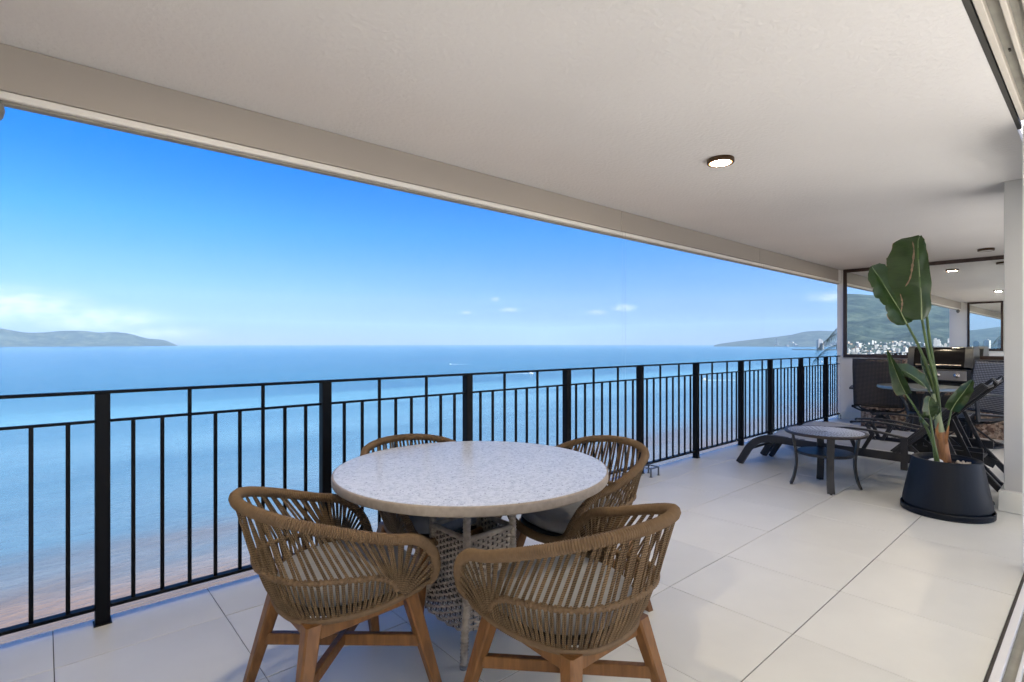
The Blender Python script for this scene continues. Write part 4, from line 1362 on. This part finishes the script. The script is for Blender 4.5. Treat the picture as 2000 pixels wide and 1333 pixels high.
# hood: curved front, cast end caps
hood = [(9.53, .955), (9.532, .99), (9.60, 1.195), (9.625, 1.222), (9.67, 1.234), (9.75, 1.236), (9.98, 1.236), (10.08, 1.20), (10.13, 1.08), (10.135, .955)]
hd = MB().prism([(x - 9.62, z - .60) for x, z in hood], 1, 1.33 - 1.61, 1.90 - 1.61).build('hood', M['black'], gr, smooth=40)
capp = [(9.62 + (x - 9.62) * 1.04 - .008, .935 + (z - .935) * 1.03) for x, z in hood]
for a, b in ((1.240, 1.328), (1.902, 1.975)):
    MB().prism([(x - 9.62, z - .60) for x, z in capp], 1, a - 1.61, b - 1.61).build('hood_end', M['cast'], gr, smooth=40)
hn = MB().tube([(9.492 - 9.62, 1.36 - 1.61, .985 - .60), (9.492 - 9.62, 1.87 - 1.61, .985 - .60)], .011, 12).build('handle', M['stainless'], gr)
for y in (1.37, 1.86):
    MB().tube([(9.492 - 9.62, y - 1.61, .985 - .60), (9.535 - 9.62, y - 1.61, .985 - .60)], .008, 8).build('handle_post', M['cast'], hn)

# far round table
ft = empty('patio_table', (8.50, 1.63, 0), 0, 'small round grey patio table in front of the grill', 'table')
MB().lathe([(0, .700), (.43, .700), (.445, .704), (.447, .714), (.440, .718), (.452, .724), (.455, .735), (.450, .740), (0.0, .740)], 72).build('top', M['grey_top'], ft)
MB().lathe([(.4505, .7075), (.458, .712), (.4585, .733), (.456, .7405), (.448, .7415), (.446, .7405)], 72).build('rim', M['alu_rim'], ft)
for q in range(4):
    a = q * math.pi / 2 + .5
    prof = catmull([(.30, 0, .699), (.20, 0, .60), (.12, 0, .40), (.17, 0, .18), (.34, 0, .006)], 6)
    pts = [(p.x * math.cos(a), p.x * math.sin(a), p.z) for p in prof]
    MB().sweep(pts, [(-.032, -.011), (.032, -.011), (.032, .011), (-.032, .011)], up=Vector((math.cos(a), math.sin(a), 0))).build('leg', M['chair_frame'], ft)
MB().lathe([(.10, .385), (.135, .385), (.135, .41), (.10, .41)], 24).build('brace_ring', M['chair_frame'], ft)

# swivel rocker chairs: local +x is the way the sitter faces
def rocker(name, x, y, ang, wv, lab, lean=.12):
    t = empty(name, (x, y, 0), R(ang), lab, 'chair', 'woven swivel chairs round the patio table')
    hw = .285
    def back(u, v):
        yy = (u - .5) * 2 * hw
        z = .40 + v * .66
        xx = -.20 - lean * v - .035 * math.sin(math.pi * u) + .02 * v * v
        return (xx, yy, z)
    def seat(u, v):
        yy = (u - .5) * 2 * hw
        xx = -.20 + .46 * v
        z = .395 + .030 * math.sin(math.pi * v * .9) * 0 + .035 * v - .018 * math.sin(math.pi * u) - (.06 * max(0, v - .85) / .15)
        return (xx, yy, z)
    def slab(fn, nu, nv, th, name_):
        mb = MB()
        mb.grid(fn, nu, nv)
        o = mb.build(name_, M[wv], t, smooth=60)
        md = o.modifiers.new('thickness', 'SOLIDIFY')
        md.thickness = th
        md.offset = 0
        return o
    slab(back, 10, 14, .022, 'back')
    slab(seat, 10, 12, .022, 'seat')
    bf = [Vector(back(0, 0))] + [Vector(back(0, k / 6)) for k in range(1, 7)] + [Vector(back(u / 4, 1)) for u in range(1, 5)] + [Vector(back(1, 1 - k / 6)) for k in range(1, 7)]
    MB().tube(bf, .013, 8).build('back_frame', M['chair_frame'], t)
    sf = [Vector(seat(0, k / 6)) for k in range(7)] + [Vector(seat(u / 4, 1)) for u in range(1, 5)] + [Vector(seat(1, 1 - k / 6)) for k in range(1, 7)]
    MB().tube([q + Vector((0, 0, -.012)) for q in sf], .013, 8).build('seat_frame', M['chair_frame'], t)
    for s in (-1, 1):
        yy = s * (hw + .03)
        a = MB().sweep(catmull([(-.27, yy, .63), (-.05, yy, .655), (.16, yy, .645), (.24, yy, .625)], 5), [(-.026, -.012), (.026, -.012), (.026, .012), (-.026, .012)]).build('armrest', M['cast'], t)
        MB().bar((.18, yy, .635), (.15, yy, .335), .030, .042, up=(1, 0, 0), bev=.004).build('armrest_post', M['chair_frame'], a)
        MB().bar((.15, yy, .345), (-.16, yy, .36), .030, .036, bev=.004).build('side_rail', M['chair_frame'], t)
    und = catmull([(.18, -hw - .02, .345), (.08, -hw + .06, .30), (.06, -.1, .29), (.06, .1, .29), (.08, hw - .06, .30), (.18, hw + .02, .345)], 5)
    MB().tube(und, .012, 8).build('under_bow', M['chair_frame'], t)
    und = catmull([(-.16, -hw - .02, .35), (-.08, -hw + .06, .30), (-.07, -.1, .29), (-.07, .1, .29), (-.08, hw - .06, .30), (-.16, hw + .02, .35)], 5)
    MB().tube(und, .012, 8).build('under_bow', M['chair_frame'], t)
    sp_ = MB()
    for s in (-1, 1):
        sp_.box((-.09, s * .085 - .022, .262), (.09, s * .085 + .022, .318), .006)
    sp_.build('spring_plate', M['black_matt'], t)
    MB().lathe([(.030, .17), (.034, .19), (.034, .262), (.05, .27)], 16).build('swivel_column', M['chair_frame'], t)
    for q in range(4):
        a = math.pi / 4 + q * math.pi / 2
        pts = catmull([(.02, 0, .235), (.13, 0, .15), (.25, 0, .05), (.325, 0, .020)], 6)
        MB().sweep([(p.x * math.cos(a), p.x * math.sin(a), p.z) for p in pts], [(-.020, -.010), (.020, -.010), (.020, .010), (-.020, .010)], up=(0, 0, 1)).build('base_leg', M['chair_frame'], t)
    MB().lathe([(.310, .0), (.345, .0), (.348, .006), (.345, .024), (.330, .030), (.312, .024)], 48).build('base_ring', M['chair_frame'], t)
    return t
rocker('woven_rocker', 9.20, 2.235, 6, 'brown_weave', 'dark brown woven swivel chair left of the grill, its back to us')
rocker('woven_rocker', 8.93, 1.20, 138, 'grey_weave', 'grey woven swivel chair right of the grill, partly behind the pillar', lean=.16)

# ------------------------------------------------------------------ neighbour's palm beyond the end wall
pm = empty('potted_palm', (11.45, 2.96, 0), 0, 'palm fronds arching past the far end wall', 'palm')
MB().lathe([(0.0, .0), (.15, .0), (.19, .35), (.17, .35), (.0, .33)], 24).build('pot', M['navy_pot'], pm)
MB().tube([(0, 0, .3), (0, 0, .75), (.0, .02, 1.1)], [.05, .04, .03], 8).build('trunk', M['trunk'], pm)
pf = random.Random(12)
for k, (dy, dx, zt, ln) in enumerate(((.62, -.36, 1.42, 0), (.55, -.12, 1.60, 0), (.30, .5, 1.7, 0), (-.5, .3, 1.6, 0), (-.4, -.1, 1.7, 0), (.70, -.28, 1.20, 0))):
    ax = catmull([(0, .02, 1.08), (dx * .45, dy * .45, zt + .08), (dx * .85, dy * .85, zt), (dx * 1.15, dy * 1.15, zt - .22)], 8)
    ax = resample(ax, 26)
    rc = MB().tube(ax, [.006 - .0045 * i / 25 for i in range(26)], 5).build('frond', M['palm'], pm)
    lf = MB()
    for i in range(4, 26):
        for s in (-1, 1):
            tdir = (ax[min(25, i + 1)] - ax[i - 1]).normalized()
            sd = tdir.cross(Vector((0, 0, 1))).normalized() * s
            L = .20 * (1 - .5 * i / 25)
            p0 = ax[i]
            p1 = p0 + sd * L * .6 + tdir * L * .45 + Vector((0, 0, -.03))
            p2 = p1 + sd * L * .15 + tdir * L * .25 + Vector((0, 0, -.10))
            lf.sweep([p0, p1, p2], [(-.003, 0), (0, .001), (.003, 0)], scale=[.8, 1, .15], caps=False)
    lf.build('leaflets', M['palm'], rc, fix=False)

# ------------------------------------------------------------------ sea, hills, town
NS = 128
vs, fs = [(0, 0, 0)], []
rad_ = [60, 200, 600, 1500, 4000, 9000, 15000]
for r in rad_:
    vs += [(r * math.cos(2 * math.pi * k / NS), r * math.sin(2 * math.pi * k / NS), 0) for k in range(NS)]
for k in range(NS):
    fs.append([0, 1 + k, 1 + (k + 1) % NS])
for i in range(len(rad_) - 1):
    for k in range(NS):
        a = 1 + i * NS
        fs.append([a + k, a + NS + k, a + NS + (k + 1) % NS, a + (k + 1) % NS])
struct(MB().add(vs, fs).build('sea', M['sea'], None, 0, loc=(0, 0, SEA)), 'calm blue bay with sandy brown water inshore')

def terrain_h(az, d, spec):
    ridge, d0, d1, d2, ns, sd = spec[:6]
    e = ridge[-1][1] if az >= ridge[-1][0] else ridge[0][1]
    for (a, b), (c, f) in zip(ridge, ridge[1:]):
        if a <= az <= c:
            e = b + (f - b) * (az - a) / (c - a)
            break
    hr = max(0.0, d1 * math.tan(R(e)) + EYE - SEA)
    if d <= d1:
        t = max(0.0, (d - d0) / (d1 - d0))
        f = t ** spec[6] if len(spec) > 6 else t * t * (3 - 2 * t)
    else:
        f = max(0.0, 1 - ((d - d1) / (d2 - d1)) ** 2)
    p = Vector((math.cos(R(az)) * d / ns, math.sin(R(az)) * d / ns, sd))
    nz_ = mnoise.fractal(p, 1.0, 2.1, 6)
    nr = abs(mnoise.noise(p * 1.7)) 
    h = hr * f
    h += hr * (.26 * nz_ - .26 * nr) * min(1, f * 2.2) * (1 - .85 * math.exp(-((d - d1) / (.18 * d1)) ** 2) if d1 else 1)
    return h
HMAX = [0.0]
def hill(name, spec, na, nr, lab):
    ridge, d0, d1, d2 = spec[:4]
    a0, a1 = ridge[0][0], ridge[-1][0]
    vs, fs = [], []
    for i in range(na + 1):
        az = a0 + (a1 - a0) * i / na
        for j in range(nr + 1):
            d = d0 + (d2 - d0) * j / nr
            h = terrain_h(az, d, spec)
            if j == 0 or j == nr:
                h = -4
            HMAX[0] = max(HMAX[0], SEA + h)
            vs.append((d * math.cos(R(az)), d * math.sin(R(az)), SEA + max(h, -4)))
    for i in range(na):
        for j in range(nr):
            q = i * (nr + 1) + j
            fs.append([q, q + nr + 1, q + nr + 2, q + 1])
    return struct(MB().add(vs, fs).build(name, M['hill'], None, 80), lab)
S_LEFT = ([(80.75, -.25), (81.76, .28), (83.09, .41), (84.35, .85), (85.61, .97), (86.41, .87), (87.56, 1.01), (88.62, 1.02), (89.95, .87), (90.99, .82), (92.55, 1.16), (95, 1.3), (99, 1.0), (104, 1.4), (112, 1.8), (122, 2.2), (131, 2.6)], 11800, 12800, 14600, 900, 1.3)
hill('hills_headland', S_LEFT, 130, 16, 'hazy headland across the bay at left')
S_RIGHT = ([(-20, 2.6), (-8, 2.2), (0, 1.7), (4, 1.35), (6, 1.25), (8, 1.0), (12, 1.2), (16.6, 1.06), (17.5, 1.15), (18.4, 1.2), (19.6, 1.06), (20.7, .74), (24.5, .28), (27.1, -.1), (27.6, -.28)], 9200, 11000, 13500, 900, 6.1)
hill('hills_coast', S_RIGHT, 130, 18, 'hazy coastal hills at the right of the bay')
S_TOWN = ([(150, 4.0), (155, 4.9), (160, 4.9), (163.9, 4.6), (165.6, 4.35), (169.8, 3.9), (170.8, 3.7), (176, 4.4), (184, 4.7), (192, 4.0), (200, 4.4)], 2950, 6200, 8200, 700, 9.4, 1.55)
hill('hills_town', S_TOWN, 150, 44, 'green mountain behind the hillside town')
S_SPIT = ([(5, -.52), (12, -.56), (16, -.60), (19.3, -.60), (19.9, -.66), (20.6, -.74)], 5000, 5400, 5900, 260, 3.3)
hill('hills_spit', S_SPIT, 60, 8, 'low dark wooded spit on the right shore')

def building_mesh(w, d, h, kind, mt):
    mb = MB()
    mb.box((-w / 2, -d / 2, -6), (w / 2, d / 2, h))
    fl = max(2, int(h / 3.3))
    for k in range(1, fl + 1):
        z = h * k / fl
        mb.box((-w / 2 - .7, -d / 2 - .7, z - .35), (w / 2 + .7, d / 2 + .7, z + .25))
    if kind == 1:
        mb.box((-w * .2, -d * .2, h), (w * .2, d * .2, h + 4))
    if kind == 2:
        mb.box((-w * .35, -d / 2, h), (w * .05, d / 2, h + 7))
    return mb.mesh('building', mt, 0)
bm_ = [building_mesh(14, 12, 7, 0, M['bldg_white']), building_mesh(20, 14, 10, 1, M['bldg_white']), building_mesh(26, 15, 16, 2, M['bldg_white']),
       building_mesh(12, 12, 9, 0, M['bldg_terra']), building_mesh(16, 15, 34, 1, M['bldg_white']), building_mesh(34, 14, 9, 0, M['bldg_white'])]
tw = random.Random(21)
placed = 0
def town(n, az0, az1, d0, d1, spec, lab, grp, sc=1.0, tall=.04):
    for k in range(n):
        az = tw.uniform(az0, az1)
        d = d0 + (d1 - d0) * tw.random() ** 2.0
        h = max(0.0, terrain_h(az, d, spec))
        r = tw.random()
        me = bm_[4] if r < tall else (bm_[2] if r < .16 else bm_[tw.choice((0, 0, 1, 3, 5, 0))])
        o = link('building', me, None, (d * math.cos(R(az)), d * math.sin(R(az)), SEA + h), (0, 0, tw.uniform(-.5, .5) + R(az)))
        s = sc * tw.uniform(.75, 1.3)
        o.scale = (s, s, s * tw.uniform(.8, 1.2))
        tag(o, lab, 'building', grp)
town(292, 163.4, 171.3, 2970, 3900, S_TOWN, 'small white house of the hillside town reflected in the mirror', 'houses of the hillside town', .72, .05)
town(26, 15.0, 22.5, 9400, 10050, S_RIGHT, 'tiny white building at the foot of the far coastal hills', 'buildings along the far coast', 2.2, .1)
town(12, 14.5, 18.6, 5350, 5700, S_SPIT, 'tiny pale building standing behind the dark wooded spit', 'buildings behind the spit', 1.9, .35)
town(30, 3.0, 10.0, 5050, 5800, S_SPIT, 'pale building of the town seen only in the near-end mirror', 'buildings in the double reflection', 1.7, .3)
# church-like pair of towers on the slope
for k, az in enumerate((170.15, 170.35)):
    d = 3500
    h = max(0, terrain_h(az, d, S_TOWN))
    tt = MB().box((-7, -7, -6), (7, 7, 52 - 6 * k)).box((-8, -8, 40), (8, 8, 41)).box((-4, -4, 52 - 6 * k), (4, 4, 60 - 6 * k)).build('tower', M['bldg_white'], None, 0, loc=(d * math.cos(R(az)), d * math.sin(R(az)), SEA + h))
    tag(tt, ('taller' if k == 0 else 'shorter') + ' white tower of the pair rising above the hillside town in the mirror', 'tower')

# boats with their wakes
def boat(x, y, heading, L, lab, wl_len):
    t = empty('motor_boat', (x, y, SEA), R(heading), lab, 'boat')
    hull = []
    sec = [(-L * .5, .16 * L, .05), (-L * .2, .17 * L, .02), (L * .15, .15 * L, 0), (L * .38, .08 * L, 0), (L * .52, .005 * L, .06 * L)]
    vs, fs = [], []
    for x_, w, z_ in sec:
        vs += [(x_, -w, .16 * L), (x_, -w * .7, z_), (x_, w * .7, z_), (x_, w, .16 * L)]
    for i in range(len(sec) - 1):
        for k in range(4):
            fs.append([i * 4 + k, i * 4 + (k + 1) % 4, (i + 1) * 4 + (k + 1) % 4, (i + 1) * 4 + k])
    fs += [[0, 1, 2, 3][::-1], [16, 17, 18, 19]]
    MB().add(vs, fs).build('hull', M['boat'], t)
    MB().box((-L * .22, -L * .10, .161 * L), (L * .10, L * .10, .30 * L), .03 * L).build('cabin', M['boat'], t)
    MB().box((-L * .30, -L * .12, .33 * L), (L * .06, L * .12, .35 * L), .01).build('roof', M['boat'], t)
    if wl_len:
        vs, fs = [], []
        n_ = 30
        for k in range(n_ + 1):
            u = k / n_
            xx = -L * .5 - wl_len * u
            w = L * (.10 + .22 * u) * (1 - .75 * u)
            yy = .02 * wl_len * math.sin(u * 3) 
            vs += [(xx, yy - w, .05), (xx, yy, .30 * (1 - u) + .06), (xx, yy + w, .05)]
        for k in range(n_):
            for q in range(2):
                fs.append([k * 3 + q, k * 3 + q + 1, k * 3 + q + 4, k * 3 + q + 3])
        w_ = MB().add(vs, fs).build('wake', M['foam'], t, fix=False)
boat(728, 765, -42, 9, 'white motorboat with a foam wake beyond the middle of the railing', 42)
boat(811, 441, 140, 10, 'white motorboat among the railing bars at right, its wake trailing to the right', 70)
boat(1835, 601, 10, 12, 'small white boat far out near the end wall', 0)
boat(868, 1245, 150, 6, 'distant tiny boat drawing a pale wake near the horizon at centre', 60)

# ------------------------------------------------------------------ haze over the bay
haze = MB().box((-15300, -15300, SEA - 5.5), (15300, 15300, HMAX[0] + 12)).build('haze', M['foam'], None, 0)
haze['kind'] = 'stuff'
haze['label'] = 'thin pale sea haze over the bay'
hm = bpy.data.materials.new('haze')
hm.use_nodes = True
hn_, hl_ = nodes_of(hm)
hn_.clear()
ho = hn_.new('ShaderNodeOutputMaterial')
hv = hn_.new('ShaderNodeVolumePrincipled')
hv.inputs['Color'].default_value = (0.50, 0.74, 1.0, 1)
hv.inputs['Density'].default_value = 0.000027
hl_.new(hv.outputs[0], ho.inputs['Volume'])
haze.data.materials.clear()
haze.data.materials.append(hm)
